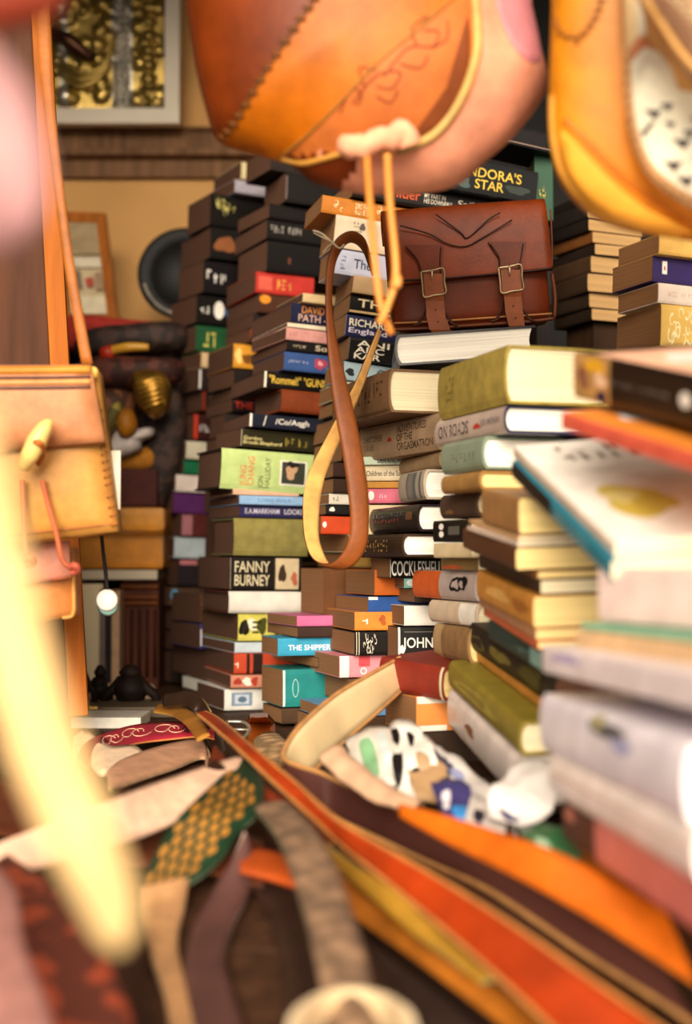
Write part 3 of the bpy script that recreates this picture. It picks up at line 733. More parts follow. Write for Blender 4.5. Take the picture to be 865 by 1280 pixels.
# ---- strap: a ribbon given by its two edges [(x,y,d)] --------------------------------
def ribbon(name, L, R, m, under=None, edge=None, th=.0032, parent=None, n=8, label=None, cat='strap', group=None, stitch=None, pattern=None, fit=True, rim=None):
    if fit and name in ('leather_strap','leather_belt'): L = [adj(p) for p in L]; R = [adj(p) for p in R]
    a = catmull([P(*p) if not isinstance(p, Vector) else p for p in L], n); b = catmull([P(*p) if not isinstance(p, Vector) else p for p in R], n)
    k = len(a); N = []
    cross = 5
    V, F, X = [], [], []
    for i in range(k):
        t = (a[min(k-1,i+1)]-a[max(0,i-1)])+(b[min(k-1,i+1)]-b[max(0,i-1)])
        w = b[i]-a[i]; nn = t.cross(w)
        nn = nn.normalized() if nn.length > 1e-12 else Vector((0,0,1))
        if N and nn.dot(N[-1]) < 0: nn = -nn
        elif not N and nn.dot(EYE-a[i]) < 0: nn = -nn
        N.append(nn)
        for j in range(cross+1):
            f = j/cross; bulge = (.25*th)*(1-(2*f-1)**2)
            V.append(a[i].lerp(b[i], f)+nn*(th*.5+bulge if 0 < j < cross else th*.3))
        for j in range(cross+1):
            f = j/cross
            V.append(a[i].lerp(b[i], f)-nn*(th*.5 if 0 < j < cross else th*.3))
    s = 2*(cross+1)
    for i in range(k-1):
        for j in range(cross):
            F.append((i*s+j, i*s+j+1, (i+1)*s+j+1, (i+1)*s+j)); X.append(0)
            q = cross+1
            F.append((i*s+q+j, (i+1)*s+q+j, (i+1)*s+q+j+1, i*s+q+j+1)); X.append(1)
        F.append((i*s, (i+1)*s, (i+1)*s+cross+1, i*s+cross+1)); X.append(2)
        F.append((i*s+cross, i*s+s-1, (i+1)*s+s-1, (i+1)*s+cross)); X.append(2)
    F.append(tuple(list(range(cross+1))+list(range(s-1,cross,-1)))); X.append(2)
    o0 = (k-1)*s
    F.append(tuple([o0+j for j in range(cross+1)]+[o0+j for j in range(s-1,cross,-1)][0:])); X.append(2)
    mats = [m, under or m, edge or under or m]
    o = link(name, V, F, mats, parent, X, smooth=False)
    for p in o.data.polygons: p.use_smooth = p.material_index < 2
    if label: tag(o, label, cat, group)
    if stitch:
        pr = []
        for f in (.07, .93):
            line = [a[i].lerp(b[i], f)+N[i]*(th*.62) for i in range(k)]
            v, fc = tubevf(line, .0006, 5); pr.append((v, fc))
        v, fc = join(pr); link('stitching', v, fc, stitch, o, smooth=True)
    if rim:
        for e in (a, b):
            v, fc = tubevf(e, th*.62, 6); link('edge_binding', v, fc, rim, o, smooth=True)
    o_surface = (a, b, N)
    return o, o_surface

LE = lambda c: mat(c, 'leather'); SM = lambda c: mat(c, 'smooth'); SU = lambda c: mat(c, 'suede')

# ---- orange rucksack hanging at the top -------------------------------------------------
root = empty('hanging_leather_bag', P(470,100,1.2), 'orange leather bag with whip stitched panels and drawstring, hanging top centre', 'bag')
OUT = [(215,-190),(225,-60),(240,60),(258,140),(275,178),(330,196),(365,208),(400,232),(470,243),(560,236),(610,200),(652,160),(684,108),(676,55),(660,-20),(640,-120),(560,-230),(380,-260)]
bV, bF = pillow(OUT, 1.24, .075, .07, n=9, rings=26, power=.55)
bt = bvh(bV, bF)
regs = [('side_panel', [(-100,-400),(400,-400),(400,-10),(372,32),(330,95),(275,180),(250,240),(-100,240)]),
        ('base_panel', [(352,196),(400,192),(425,190),(440,188),(446,215),(430,232),(400,240),(360,225)]),
        ('front_panel', [(400,-400),(575,-400),(578,-10),(520,40),(470,82),(425,130),(390,165),(345,200),(270,182),(330,95),(372,32),(400,-10)]),
        ('flap', [(570,-400),(592,-400),(592,0),(596,50),(588,95),(570,135),(545,168),(505,186),(440,190),(400,190),(345,200),(390,165),(425,130),(470,82),(520,40),(578,-10)])]
regs = [regs[0], regs[2], regs[3], regs[1]]
col = {'side_panel': LE('#763008'), 'front_panel': LE('#c06606'), 'flap': LE('#bd682c'), 'base_panel': LE('#6e2c0a'), 'gusset': LE('#e89c7c')}
for nm, (v, f) in split_parts(bV, bF, regs, 'gusset').items(): link(nm, v, f, col[nm], root, smooth=True)
seam('whip_seam', bt, [(402,-14),(372,30),(330,93),(295,150),(272,180)], .0016, LE('#7a4a1c'), root, stitch=.0075)
seam('flap_edge', bt, [(580,-14),(520,38),(470,80),(425,128),(390,163),(350,197)], .0013, LE('#9a6a2c'), root)
seam('piping', bt, [(592,-20),(597,50),(588,96),(568,138),(540,170),(500,188)], .0042, LE('#c9a35c'), root)
seam('piping', bt, [(352,198),(378,204),(405,198),(440,190),(500,189)], .0026, LE('#c08a3c'), root)
patch('flap_shade', bt, [(585,20),(588,70),(576,120),(548,158),(512,178),(530,150),(560,110),(572,60)], LE('#7a3c16'), root, off=.0015)  # darker patch paints the shading between flap and piping
patch('gusset_patch', bt, [(622,-40),(622,10),(640,55),(664,78),(678,70),(672,20),(656,-40)], LE('#d98a90'), root, off=.003)
r5 = random.Random(5)
for q in ([(425,140),(440,110),(452,120),(446,132)],[(440,130),(470,95),(500,90),(490,110),(470,108)],[(480,95),(510,60),(540,58),(548,40),(530,38)],[(500,80),(525,85),(535,70)],[(455,108),(450,85),(470,88)],[(520,55),(515,35),(535,20)],[(470,120),(488,128),(498,112)],[(540,60),(558,48),(560,25)]):
    seam('tooled_flower', bt, q, .0009, LE('#8a3c1c'), root, off=.0002)
# drawstring knob and laces
c = hit(bt, 472, 184, .004); kn = []
for i in range(9):
    a = i/8*math.pi; p = c+Vector((math.cos(a)*.026, -.012-.006*math.sin(a), .006*math.sin(2*a)+rnd.uniform(-.003,.003)))
    kn.append(p)
v, f = tubevf(catmull(kn, 4), .0095, 10); v = [p+Vector((0,0,.003*noise.noise(p*160))) for p in v]
link('drawstring_knot', v, f, SU('#f0a884'), root, smooth=True)
d0 = to_px(c)[2]-.02
tube('lace', [P(458,190,d0), P(462,250,d0+.01), P(468,320,d0+.015), P(474,372,d0+.015), P(480,395,d0+.015), P(489,417,d0+.02)], .0032, SM('#e08a34'), root)
tube('lace', [P(484,192,d0), P(487,250,d0+.008), P(494,320,d0+.012), P(494,352,d0+.012), P(487,375,d0+.012), P(480,393,d0+.009), P(474,404,d0+.01)], .0032, SM('#e5963f'), root)
ring = [P(493,350,d0+.012), P(497,349,d0+.01), P(496,356,d0+.008), P(492,355,d0+.012)]
tube('lace_knot', ring, .0038, SM('#e9a050'), root)
for x in (330, 560):
    q = [P(x,-150,1.27), P(x+5,-230,1.27), P(440,-420,1.28)]
    tube('hanging_strap', q, .006, LE('#a0541c'), root)

# ---- yellow saddle bag, upper right ------------------------------------------------------
root = empty('hanging_leather_saddlebag', P(860,100,1.05), 'yellow leather saddle bag with cream triangle cut flap, hanging top right', 'bag')
OUT = [(692,-120),(690,0),(687,100),(688,170),(702,222),(738,262),(785,284),(840,294),(900,300),(980,290),(1040,240),(1060,120),(1050,-60),(1000,-160),(860,-190),(740,-180)]
yV, yF = pillow(OUT, 1.1, .03, .09, n=8, rings=20, power=.45)
yt = bvh(yV, yF)
link('body', yV, yF, LE('#cc7e10'), root, smooth=True)
link_bulge = [(700,165),(725,185),(760,222),(800,255),(840,280),(865,292),(800,288),(745,262),(710,222)]
patch('base_gusset', yt, link_bulge, LE('#dd9c34'), root, off=.010)  # paler strip paints the highlight low on the bag
seam('fold_shade', yt, [(706,150),(735,178),(775,218),(820,252),(870,282)], .0035, LE('#b86a14'), root, off=-.001)  # dark tube colours in the shade of the fold groove
seam('rim_binding', yt, [(690,120),(692,175),(706,222),(742,261),(788,282),(850,293)], .003, LE('#c98a24'), root)
seam('top_stitch', yt, [(694,20),(702,42),(722,46),(742,26),(752,0)], .0012, LE('#9a5c1c'), root, stitch=.006)
seam('top_stitch', yt, [(718,56),(735,40),(748,15)], .0012, LE('#a8681c'), root)
FL = [(772,-140),(776,-40),(780,40),(780,110),(788,170),(806,215),(838,245),(880,266),(940,272),(1000,255),(1036,200),(1040,80),(1030,-100),(960,-160),(840,-165)]
fV, fF = pillow(FL, 1.05, .022, .02, n=8, rings=16, power=.4)
ft = bvh(fV, fF)
regs = [('flap_border', [(760,-300),(796,-300),(796,40),(790,110),(797,165),(814,205),(845,235),(890,256),(890,300),(760,300)])]
for nm, (v, f) in split_parts(fV, fF, regs, 'flap').items(): link(nm, v, f, {'flap': LE('#f8ead0'), 'flap_border': LE('#f0cf9c')}[nm], root, smooth=True)
seam('whip_seam', ft, [(786,60),(787,110),(794,168),(812,210),(846,240),(890,260)], .0013, LE('#c08a58'), root, stitch=.006)
for x, y, s in ((803,158,11),(817,141,7.5),(834,132,6),(838,155,5),(853,178,8),(811,200,11),(842,206,8),(862,166,6),(880,200,9),(874,150,7),(858,225,8),(888,178,7)):
    s *= 1.5; pts = [(x-s,y-s*.35),(x+s*.9,y-s*.3),(x+s*.15,y+s*.75)]
    vv = [hit(ft, a, b, .0016) for a, b in pts]
    if all(p is not None for p in vv):
        ww = [p+Vector((0,.0012,0)) for p in vv]
        link('triangle_cutout', vv+ww, [(0,1,2),(5,4,3),(0,3,4,1),(1,4,5,2),(2,5,3,0)], LE('#3a2a34'), root)
ribbon('closing_tab', [(800,-60,1.0),(806,20,1.005),(812,50,1.01),(836,80,1.01),(848,112,1.015)], [(836,-60,1.0),(838,10,1.005),(846,55,1.01),(862,90,1.01),(880,118,1.015)], LE('#d8a45c'), LE('#b07030'), LE('#8a5020'), th=.004, parent=root)
ribbon('closing_tab', [(786,60,1.013),(800,44,1.012),(816,48,1.012)], [(788,78,1.014),(806,60,1.013),(818,64,1.013)], LE('#c07a50'), None, LE('#8a5020'), th=.003, parent=root)
for x in (760, 960): tube('hanging_strap', [P(x,-100,1.1), P(x+5,-230,1.12), P(x+10,-560,1.2)], .006, LE('#c98a24'), root)

# ---- embossed bag in the corner ----------------------------------------------------------
root = empty('hanging_embossed_bag', P(900,60,.93), 'brown tan embossed leather bag cut by the top right corner', 'bag')
OUT = [(785,-90),(800,-10),(826,30),(852,68),(880,100),(940,120),(1010,90),(1050,0),(1040,-90),(930,-130)]
cV, cF = pillow(OUT, .95, .03, .05, n=8, rings=12, power=.45)
ct = bvh(cV, cF); link('body', cV, cF, mat('#c59a72','leather'), root, smooth=True)
seam('edge_binding', ct, [(800,-14),(828,30),(854,68),(882,98)], .0032, LE('#d8a35c'), root)
for k in range(4): seam('tooled_line', ct, [(812+12*k,-10),(838+11*k,24-4*k),(870+9*k,66-5*k)], .0011, LE('#8a5a44'), root, off=.0003)
for k in range(5): seam('tooled_loop', ct, [(836+k*9,-4+k*10),(846+k*9,2+k*9),(852+k*9,-6+k*9),(844+k*9,-10+k*9)], .001, LE('#e8d0a0'), root, off=.0003)
tube('hanging_strap', [P(900,-90,.97), P(905,-250,1.0), P(905,-620,1.15)], .006, LE('#a0703c'), root)

# ---- buckled brown satchel on the books ---------------------------------------------------
SD = 1.68
o = P(490,416,SD); ux = (P(694,400,SD)-o); SWd = ux.length; ux.normalize(); uy = Vector((0,1,0)); uy = (uy-ux*uy.dot(ux)).normalized(); uz = ux.cross(uy)
MS = Matrix(((ux.x,uy.x,uz.x,o.x),(ux.y,uy.y,uz.y,o.y),(ux.z,uy.z,uz.z,o.z),(0,0,0,1)))
root = empty('leather_satchel', None, 'small dark brown leather satchel with two buckled straps, sitting on white book', 'satchel', M=MS)
SH = .147; SDp = .062
def rbox(x0,x1,y0,y1,z0,z1,r=.012,seg=4,bulge=0):
    bm = bmesh.new(); v, f = boxvf((x0,y0,z0),(x1,y1,z1)); vs = [bm.verts.new(p) for p in v]
    for q in f: bm.faces.new([vs[i] for i in q])
    bmesh.ops.subdivide_edges(bm, edges=bm.edges[:], cuts=7, use_grid_fill=True)
    bm.verts.index_update()
    cx, cy, cz = (x0+x1)/2, (y0+y1)/2, (z0+z1)/2
    for q in bm.verts:
        p = q.co
        c = Vector((min(max(p.x,x0+r),x1-r), min(max(p.y,y0+r),y1-r), min(max(p.z,z0+r),z1-r)))
        d = p-c
        if d.length > r*1e-3 and d.length > r: q.co = c+d.normalized()*r
        ax = 1-abs((p.x-cx)/(x1-x0)*2)**2; az = 1-abs((p.z-cz)/(z1-z0)*2)**2
        q.co.y += (-1 if p.y < cy else 1)*bulge*ax*az
    V = [q.co.copy() for q in bm.verts]; F = [[q.index for q in f.verts] for f in bm.faces]; bm.free(); return V, F
BR, BR2, BRD = LE('#86370f'), LE('#6e2a0a'), LE('#2a1008')
v, f = rbox(.002,SWd-.002,.006,SDp,0,SH-.006,.012,bulge=.006); link('body', v, f, BR2, root, world=False, smooth=True)
# flap: sheet over the top and down the front
prof = [(SDp-.012,SH-.03),(SDp-.006,SH-.012),(SDp-.016,SH+.0),(SDp*.5,SH+.004),(.014,SH+.001),(.004,SH-.008),(-.002,SH-.03),(-.004,SH-.055),(-.005,SH-.08),(-.005,SH-.088)]
pp = catmull([Vector((0,a,b)) for a,b in prof], 4); V, F = [], []; NX = 24
for i, p in enumerate(pp):
    for j in range(NX+1):
        x = -.001+(SWd+.002)*j/NX; z = p.z; y = p.y
        if i > len(pp)-12: z += .005*(j/NX-.45)*(i-len(pp)+12)/12
        y -= .0035*math.sin(math.pi*j/NX)
        V.append(Vector((x,y,z)))
k0 = len(V)
for q in list(V): V.append(q+Vector((0,.0032 if q.y < .02 else -.0005,-.0032)))
n1 = len(pp)
for i in range(n1-1):
    for j in range(NX):
        a = i*(NX+1)+j; F.append((a,a+1,a+NX+2,a+NX+1)); F.append((k0+a,k0+a+NX+1,k0+a+NX+2,k0+a+1))
    for j in (0, NX): a = i*(NX+1)+j; F.append((a,a+NX+1,k0+a+NX+1,k0+a))
for i in (0, n1-1):
    for j in range(NX): a = i*(NX+1)+j; F.append((a,k0+a,k0+a+1,a+1))
link('flap', V, F, BR, root, world=False, smooth=True)
def loc(px, py, y=-.012):
    """satchel-plane point under a photo pixel"""
    inv = MS.inverted(); e0 = inv @ EYE; dr = (inv.to_3x3() @ (P(px,py,1)-EYE)); t = (y-e0.y)/dr.y; return e0+dr*t
def strip(name, Ls, y, m, th=.003, par=root):
    """Ls: [(xl,xr,py)] in photo px, extruded to thickness th"""
    V = []; F = []
    for xl, xr, py, *yy in Ls:
        q = yy[0] if yy else y
        V += [loc(xl,py,q), loc(xr,py,q), loc(xr,py,q)+Vector((0,th,0)), loc(xl,py,q)+Vector((0,th,0))]
    for i in range(len(Ls)-1):
        for j in range(4): F.append((i*4+j, i*4+(j+1)%4, i*4+4+(j+1)%4, i*4+4+j))
    F += [(0,1,2,3), tuple(range(len(V)-1,len(V)-5,-1))]
    return link(name, V, F, m, par, world=False)
def lline(name, pts, r, m, y=-.0115, par=root, n=5):
    return tube(name, [MS @ loc(a,b,y) for a,b in pts], r, m, par, n=n, seg=6)
for s, (X0, Y0) in enumerate(((541,346),(638,341))):
    # tapered tab above buckle, strap below, buckle
    strip('tab', [(X0-36+8*s,X0+14+6*s,306-4*s),(X0-20+5*s,X0+12+4*s,325-3*s),(X0-13,X0+12,Y0-2)], -.0115, BR2)
    lline('stitching', [(X0-33+8*s,309-4*s),(X0-19+5*s,325-3*s),(X0-14,Y0-3)], .0008, BRD, -.0118)
    lline('stitching', [(X0+10+6*s,309-4*s),(X0+9+4*s,326-3*s),(X0+10,Y0-3)], .0008, BRD, -.0118)
    strip('buckle_strap', [(X0-12,X0+13,Y0-4,-.017),(X0-10,X0+14,Y0+24,-.018),(X0-9+s,X0+14,Y0+30,-.016),(X0-8+2*s,X0+16,Y0+50,-.015),(X0-4+2*s,X0+22-4*s,Y0+66,-.013),(X0+8-6*s,X0+34-12*s,Y0+76,-.008)], -.015, LE('#8f4a22'), .0035)
    lline('strap_hole', [(X0+3,Y0+41),(X0+4,Y0+41.6)], .0011, BRD, -.0158, n=1)
    lline('strap_hole', [(X0+6,Y0+56),(X0+7,Y0+56.6)], .0011, BRD, -.0152, n=1)
    bk = empty_part = tube('buckle', [MS @ loc(a,b,-.019) for a,b in ((X0-15,Y0-6),(X0,Y0-8),(X0+13,Y0-10),(X0+14.5,Y0+6),(X0+16,Y0+20),(X0+2,Y0+23),(X0-11,Y0+25),(X0-13,Y0+10),(X0-15,Y0-6))], .0013, mat('#b9a27a','metal'), root, n=5)
    lline('buckle_prong', [(X0-1,Y0-9),(X0-1,Y0+2)], .0012, mat('#d8c8a0','metal'), -.0205, par=bk, n=1)
    for sg in (-1, 1):
        lline('stitching', [(X0+2+sg*10,Y0+34),(X0+3+sg*14,Y0+48),(X0+4+sg*26,Y0+62)], .001, BRD, -.004)
        lline('stitching', [(X0+2+sg*13,Y0+46),(X0+4+sg*20,Y0+58),(X0+4+sg*28,Y0+60)], .0008, LE('#5a2a12'), -.004)
lline('tooled_chevron', [(545,268),(575,290),(585,297),(610,275),(625,266)], .0009, BRD, -.0085)
lline('tooled_chevron', [(500,282),(535,292),(560,305),(582,308),(602,298),(640,275)], .0009, BRD, -.0095)
lline('stitching', [(492,404),(540,402),(600,398),(660,394),(690,392)], .0013, LE('#b87a44'), -.002)
lline('stitching', [(688,262),(690,300),(690,335)], .0012, LE('#6a3018'), -.004)
lline('edge_binding', [(489,412),(540,410),(600,406),(660,402),(692,398)], .0022, LE('#6a3418'), .0)
lline('edge_binding', [(690,342),(694,370),(693,397)], .0022, LE('#6a3418'), .004)
lline('flap_edge', [(489,351),(540,349),(600,344),(660,339),(691,335)], .0013, BRD, -.0075)

# ---- toggle bag hanging at the left ---------------------------------------------------------
TD = 1.42
def slabbag(root, name, quad, d, th, m, bulge=.012, nx=10, ny=10):
    """rounded panel between four photo corners tl,tr,br,bl"""
    tl,tr,br,bl = [Vector((a,b,0)) for a,b in quad]; V, F = [], []
    for s in (0,1):
        for i in range(ny+1):
            for j in range(nx+1):
                u, w = j/nx, i/ny; q = (tl.lerp(tr,u)).lerp(bl.lerp(br,u), w)
                e = (1-(2*u-1)**4)*(1-(2*w-1)**4)
                V.append(P(q.x,q.y,d)+Vector((0,(-bulge*e if s == 0 else th+bulge*.3*e),0)))
    k = (nx+1)*(ny+1)
    for i in range(ny):
        for j in range(nx):
            a = i*(nx+1)+j; F.append((a,a+1,a+nx+2,a+nx+1)); F.append((k+a,k+a+nx+1,k+a+nx+2,k+a+1))
    rim = [j for j in range(nx+1)]+[i*(nx+1)+nx for i in range(1,ny+1)]+[ny*(nx+1)+j for j in range(nx-1,-1,-1)]+[i*(nx+1) for i in range(ny-1,0,-1)]
    for a, b in zip(rim, rim[1:]+rim[:1]): F.append((a,b,k+b,k+a))
    o = link(name, V, F, m, root, smooth=True)
    return o, bvh(V, F)
root = empty('hanging_toggle_bag', P(40,680,TD+.02), 'honey tan leather shoulder bag with horn toggle, hanging at the left', 'bag')
b1, t1 = slabbag(root, 'body', ((-120,470),(120,462),(146,664),(-90,690)), TD, .04, LE('#c98f44'))
fl, t2 = slabbag(root, 'flap', ((-125,457),(113,456),(131,552),(-100,572)), TD-.022, .008, LE('#cf8a5c'), .008)
seam('flap_edge', t2, [(-60,566),(0,563),(60,562),(128,553)], .0022, LE('#a8642c'), root, off=.0)
for y, w, c in ((463,.0042,'#cf8a2c'),(472,.0016,'#5a3a34'),(478,.003,'#dd9a5c'),(485,.0016,'#5a3a34')):
    seam('top_band', t2, [(-60,y+1),(0,y+.5),(60,y),(113,y-1)], w, LE(c), root, off=.0005)
seam('side_stitching', t1, [(122,500),(128,550),(138,620),(144,658)], .0014, LE('#a86a2c'), root, stitch=.007)
seam('base_stitching', t1, [(-40,672),(20,668),(80,662),(142,655)], .0014, LE('#9a5c24'), root)
b3, t3 = slabbag(root, 'back_pocket', ((-80,640),(128,640),(128,668),(-70,692)), TD+.008, .02, LE('#c98434'), .004)
q = [hit(t2,30,584,.012) or P(30,584,TD-.04), P(38,568,TD-.05), P(46,552,TD-.052), P(56,535,TD-.05), P(63,527,TD-.046)]
tube('toggle', q, [.006,.0095,.010,.008,.004], mat('#e9c878','smooth'), root)
tube('toggle_loop', [P(36,578,TD-.035), P(34,560,TD-.043), P(48,553,TD-.063), P(54,566,TD-.045), P(48,580,TD-.033)], .003, LE('#b8642c'), root)
for a in ([(28,600),(30,640),(32,680),(37,702)], [(53,600),(60,630),(70,665),(78,700),(92,712)]):
    tube('dangling_cord', [P(x,y,TD-.022) for x,y in a], .0026, LE('#c0623c'), root)
    x, y = a[-1]
    tube('cord_knot', [P(x-5,y-3,TD-.022), P(x+2,y-5,TD-.026), P(x+5,y+1,TD-.022), P(x-3,y+4,TD-.02)], .0035, LE('#c8604a'), root)
ribbon('shoulder_strap', [(42,-60,1.38),(47,60,1.4),(56,140,1.41),(66,220,1.42),(80,330,1.425),(102,455,1.43)], [(60,-60,1.38),(64,60,1.4),(69,140,1.41),(78,220,1.42),(93,330,1.425),(116,455,1.43)], LE('#b0682c'), LE('#d8a050'), LE('#d8a050'), parent=root)
tube('hanging_strap', [P(50,-50,1.39), P(46,-200,1.4), P(44,-560,1.45)], .005, LE('#7a3a18'), root)
tube('strap_knot', [P(112,462,TD-.01), P(118,464,TD-.012), P(117,470,TD-.01)], .004, LE('#e8bc60'), root)
v, f = boxvf((-.006,0,-.03),(.006,.001,.03)); link('paper_tag', [P(143,600,TD+.03)+Vector(p) for p in v], f, mat('#f4ecd8'), root)
# lower bag under it
root = empty('hanging_tan_pouch', P(30,780,1.46), 'pinkish tan leather pouch hanging below the toggle bag', 'bag')
p1, t4 = slabbag(root, 'body', ((-80,690),(90,684),(93,770),(-70,800)), 1.50, .035, LE('#d98a4a'), .014)
p2, t5 = slabbag(root, 'flap', ((-84,680),(86,676),(88,722),(-80,748)), 1.475, .006, LE('#dd9078'), .005)
seam('flap_edge', t5, [(-40,742),(20,734),(86,721)], .0018, LE('#a85a34'), root, off=0)
seam('edge_binding', t4, [(90,700),(92,740),(91,768),(78,772)], .0024, LE('#e0a050'), root, off=0)
tube('hanging_strap', [P(-40,682,1.48), P(-44,300,1.5), P(-30,-560,1.5)], .005, LE('#a0602c'), root)
box('price_sticker', (-.016,0,-.02), (.012,.002,.02), mat('#f6f0e0'), root, Matrix.Translation(P(4,730,1.462)))

# ---- very near, blurred: pink leather tag and pale strap end ---------------------------------
root = empty('hanging_pink_purse', P(0,200,.44), 'pale pink leather purse, very near and blurred, at upper left', 'purse')
OUT = [(-90,60),(-40,40),(10,75),(45,140),(62,215),(48,285),(5,318),(-50,325),(-110,280),(-120,160)]
v, f = pillow(OUT, .44, .012, .016, n=6, rings=8); link('body', v, f, mat('#b98a8c','smooth'), root, smooth=True)
pt = bvh(v, f); seam('edge_seam', pt, [(8,90),(38,150),(52,215),(40,278)], .0006, LE('#e0b0b0'), root)
tube('hanging_strap', [P(-30,50,.445), P(-40,-200,.47), P(-50,-900,.56)], .003, LE('#7a2a1c'), root)
root = empty('hanging_red_pouch', P(30,10,.5), 'dark red leather pouch bottom, blurred, cut by the top left edge', 'pouch')
OUT = [(-120,-150),(-100,0),(-40,38),(30,34),(75,12),(100,-60),(90,-160),(0,-200)]
v, f = pillow(OUT, .52, .012, .016, n=6, rings=8); link('body', v, f, LE('#a8442c'), root, smooth=True)
tube('hanging_strap', [P(0,-180,.53), P(0,-400,.55), P(0,-900,.6)], .003, LE('#7a2a1c'), root)

# rail the bags hang from
rl = empty('hanging_rail', (0,1.25,1.95), 'wooden rail above the stall front from which bags hang', 'rail')
v, f = tubevf([Vector((-.89,1.3,1.93)), Vector((1.19,1.3,1.93))], .018, 12); link('pole', v, f, mat('#7a5a3a','wood'), rl, smooth=True)
# ------------------------------------------------------------------ leather straps heaped on the table
def H(px, py, h):
    """point seen at a photo pixel, at height h above the table"""
    d = (P(px,py,1)-EYE); t = (TABLE+h-CAMZ)/d.z
    if t*d.y < 1.3: t = (TABLE+h-.26-CAMZ)/(d.z-.2*d.y)      # the front board slopes down
    return EYE+d*t
def adj(p):
    """keep a strap point's relative height above the sloping board"""
    if isinstance(p, Vector) or p[1] < 900: return p
    d0 = .22*FPX/(p[1]-700); g = H(p[0],p[1],0); d1 = (g-EYE).y
    return (p[0], p[1], min(d1*.97, d1*min(1,p[2]/d0)**.5))
def hs(l): return [H(*p) for p in l]
GS = 'leather straps heaped on the table'
# hanging tan loop in focus
ribbon('hanging_leather_strap',
  [(462,322,1.66),(457,300,1.62),(440,289,1.6),(420,300,1.58),(409,330,1.575),(407,380,1.57),(409,430,1.565),(416,500,1.56),(427,560,1.555),(435,615,1.55),(438,655,1.548),(433,682,1.548),(418,702,1.552),(400,704,1.56),(386,690,1.572),(379,655,1.59),(383,600,1.625),(414,535,1.645),(443,480,1.655),(465,428,1.655),(472,410,1.65)],
  [(466,345,1.67),(452,312,1.635),(438,303,1.615),(427,312,1.595),(418,335,1.58),(415,380,1.575),(422,430,1.57),(439,500,1.565),(452,560,1.56),(460,615,1.555),(461,660,1.552),(455,690,1.552),(438,709,1.556),(416,709,1.566),(402,686,1.58),(398,655,1.6),(405,600,1.63),(430,540,1.65),(453,485,1.66),(471,432,1.66),(477,414,1.655)],
  LE('#8a4a1e'), mat('#d8a35a','suede'), LE('#5a2c10'), th=.003, label='brown leather strap with tan underside hanging in a long loop below the satchel', stitch=None)
tw = empty('twine_tie', P(412,296,1.57), 'cream twine knotted around the top of the hanging strap loop', 'twine')
tube('cord', [P(391,288,1.555), P(402,292,1.555), P(414,302,1.56), P(424,310,1.57), P(430,306,1.59)], .0011, mat('#e6d8b8'), tw)
tube('cord', [P(392,291,1.557), P(404,297,1.556), P(415,303,1.56), P(410,308,1.565), P(404,316,1.57)], .0009, mat('#d8c8a4'), tw)
# long cream / dark brown U shaped strap
o, sf = ribbon('leather_strap',
  [(500,822,1.575),(490,828,1.56),(458,846,1.5),(418,870,1.44),(378,905,1.37),(359,930,1.33),(355,948,1.3),(372,957,1.28),(400,966,1.265),(433,981,1.245),(498,1010,1.18),(598,1060,1.08),(713,1120,.98),(865,1210,.87),(985,1290,.8)],
  [(504,861,1.565),(496,868,1.55),(470,892,1.49),(432,925,1.43),(398,958,1.36),(372,976,1.32),(361,988,1.29),(376,1000,1.27),(402,1011,1.255),(433,1028,1.235),(533,1076,1.13),(613,1114,1.04),(733,1194,.94),(843,1264,.85),(930,1330,.78)],
  mat('#ecd2a2','smooth'), mat('#55302a','smooth'), SU('#c89a60'), th=.004, fit=False, rim=SU('#c08a50'), label='wide dark brown strap doubled back to show its cream suede side', group=None)
ribbon('leather_strap', hs([(500,1004,.085),(583,1027,.09),(683,1060,.095),(753,1092,.09),(865,1150,.085),(980,1220,.08)]), hs([(500,1022,.075),(570,1060,.075),(660,1105,.075),(740,1150,.07),(865,1230,.065),(970,1300,.06)]), LE('#d86a14'), SU('#c08a4c'), LE('#d89a4c'), label='bright orange strap running behind the wide dark brown one')
ribbon('leather_strap', hs([(714,1040,.05),(740,1052,.05),(790,1078,.05),(865,1112,.05),(960,1160,.05)]), hs([(708,1068,.045),(735,1090,.045),(790,1130,.045),(865,1185,.045),(950,1240,.045)]), LE('#e07a10'), SU('#c08a4c'), LE('#e0a030'), label='orange strap with yellowed edge under the salmon pink book')
ribbon('leather_strap', hs([(247,893,.05),(262,905,.05),(305,943,.055),(350,985,.06),(400,1030,.06),(433,1060,.055),(498,1114,.055),(583,1186,.06),(680,1275,.06),(730,1330,.06),(780,1380,.055)]), hs([(256,890,.05),(275,900,.05),(322,940,.06),(368,978,.065),(405,1012,.068),(436,1034,.07),(533,1090,.07),(633,1152,.075),(743,1228,.075),(833,1290,.07),(900,1340,.07)]), LE('#a8380c'), SU('#a06030'), LE('#c08040'), rim=SU('#b87838'), label='long red brown strap with pointed tip crossing to the lower right')
ribbon('leather_strap', hs([(330,985,.03),(380,1030,.04),(433,1074,.05),(500,1117,.055),(560,1170,.05),(620,1225,.045)]), hs([(340,1010,.03),(390,1058,.035),(433,1096,.04),(508,1162,.045),(560,1198,.045),(600,1230,.04)]), LE('#a87c28'), SU('#b07a3c'), LE('#8a9a6c'), label='golden yellow strap with green edge beneath the red brown strap')
ribbon('leather_strap', hs([(405,1080,.03),(433,1096,.032),(520,1167,.036),(620,1232,.036),(700,1292,.036)]), hs([(405,1112,.025),(433,1140,.025),(520,1202,.027),(600,1262,.027),(650,1300,.027)]), LE('#a8621c'), SU('#b07a3c'), LE('#7a4a18'), label='ochre brown strap lying below the golden yellow strap')
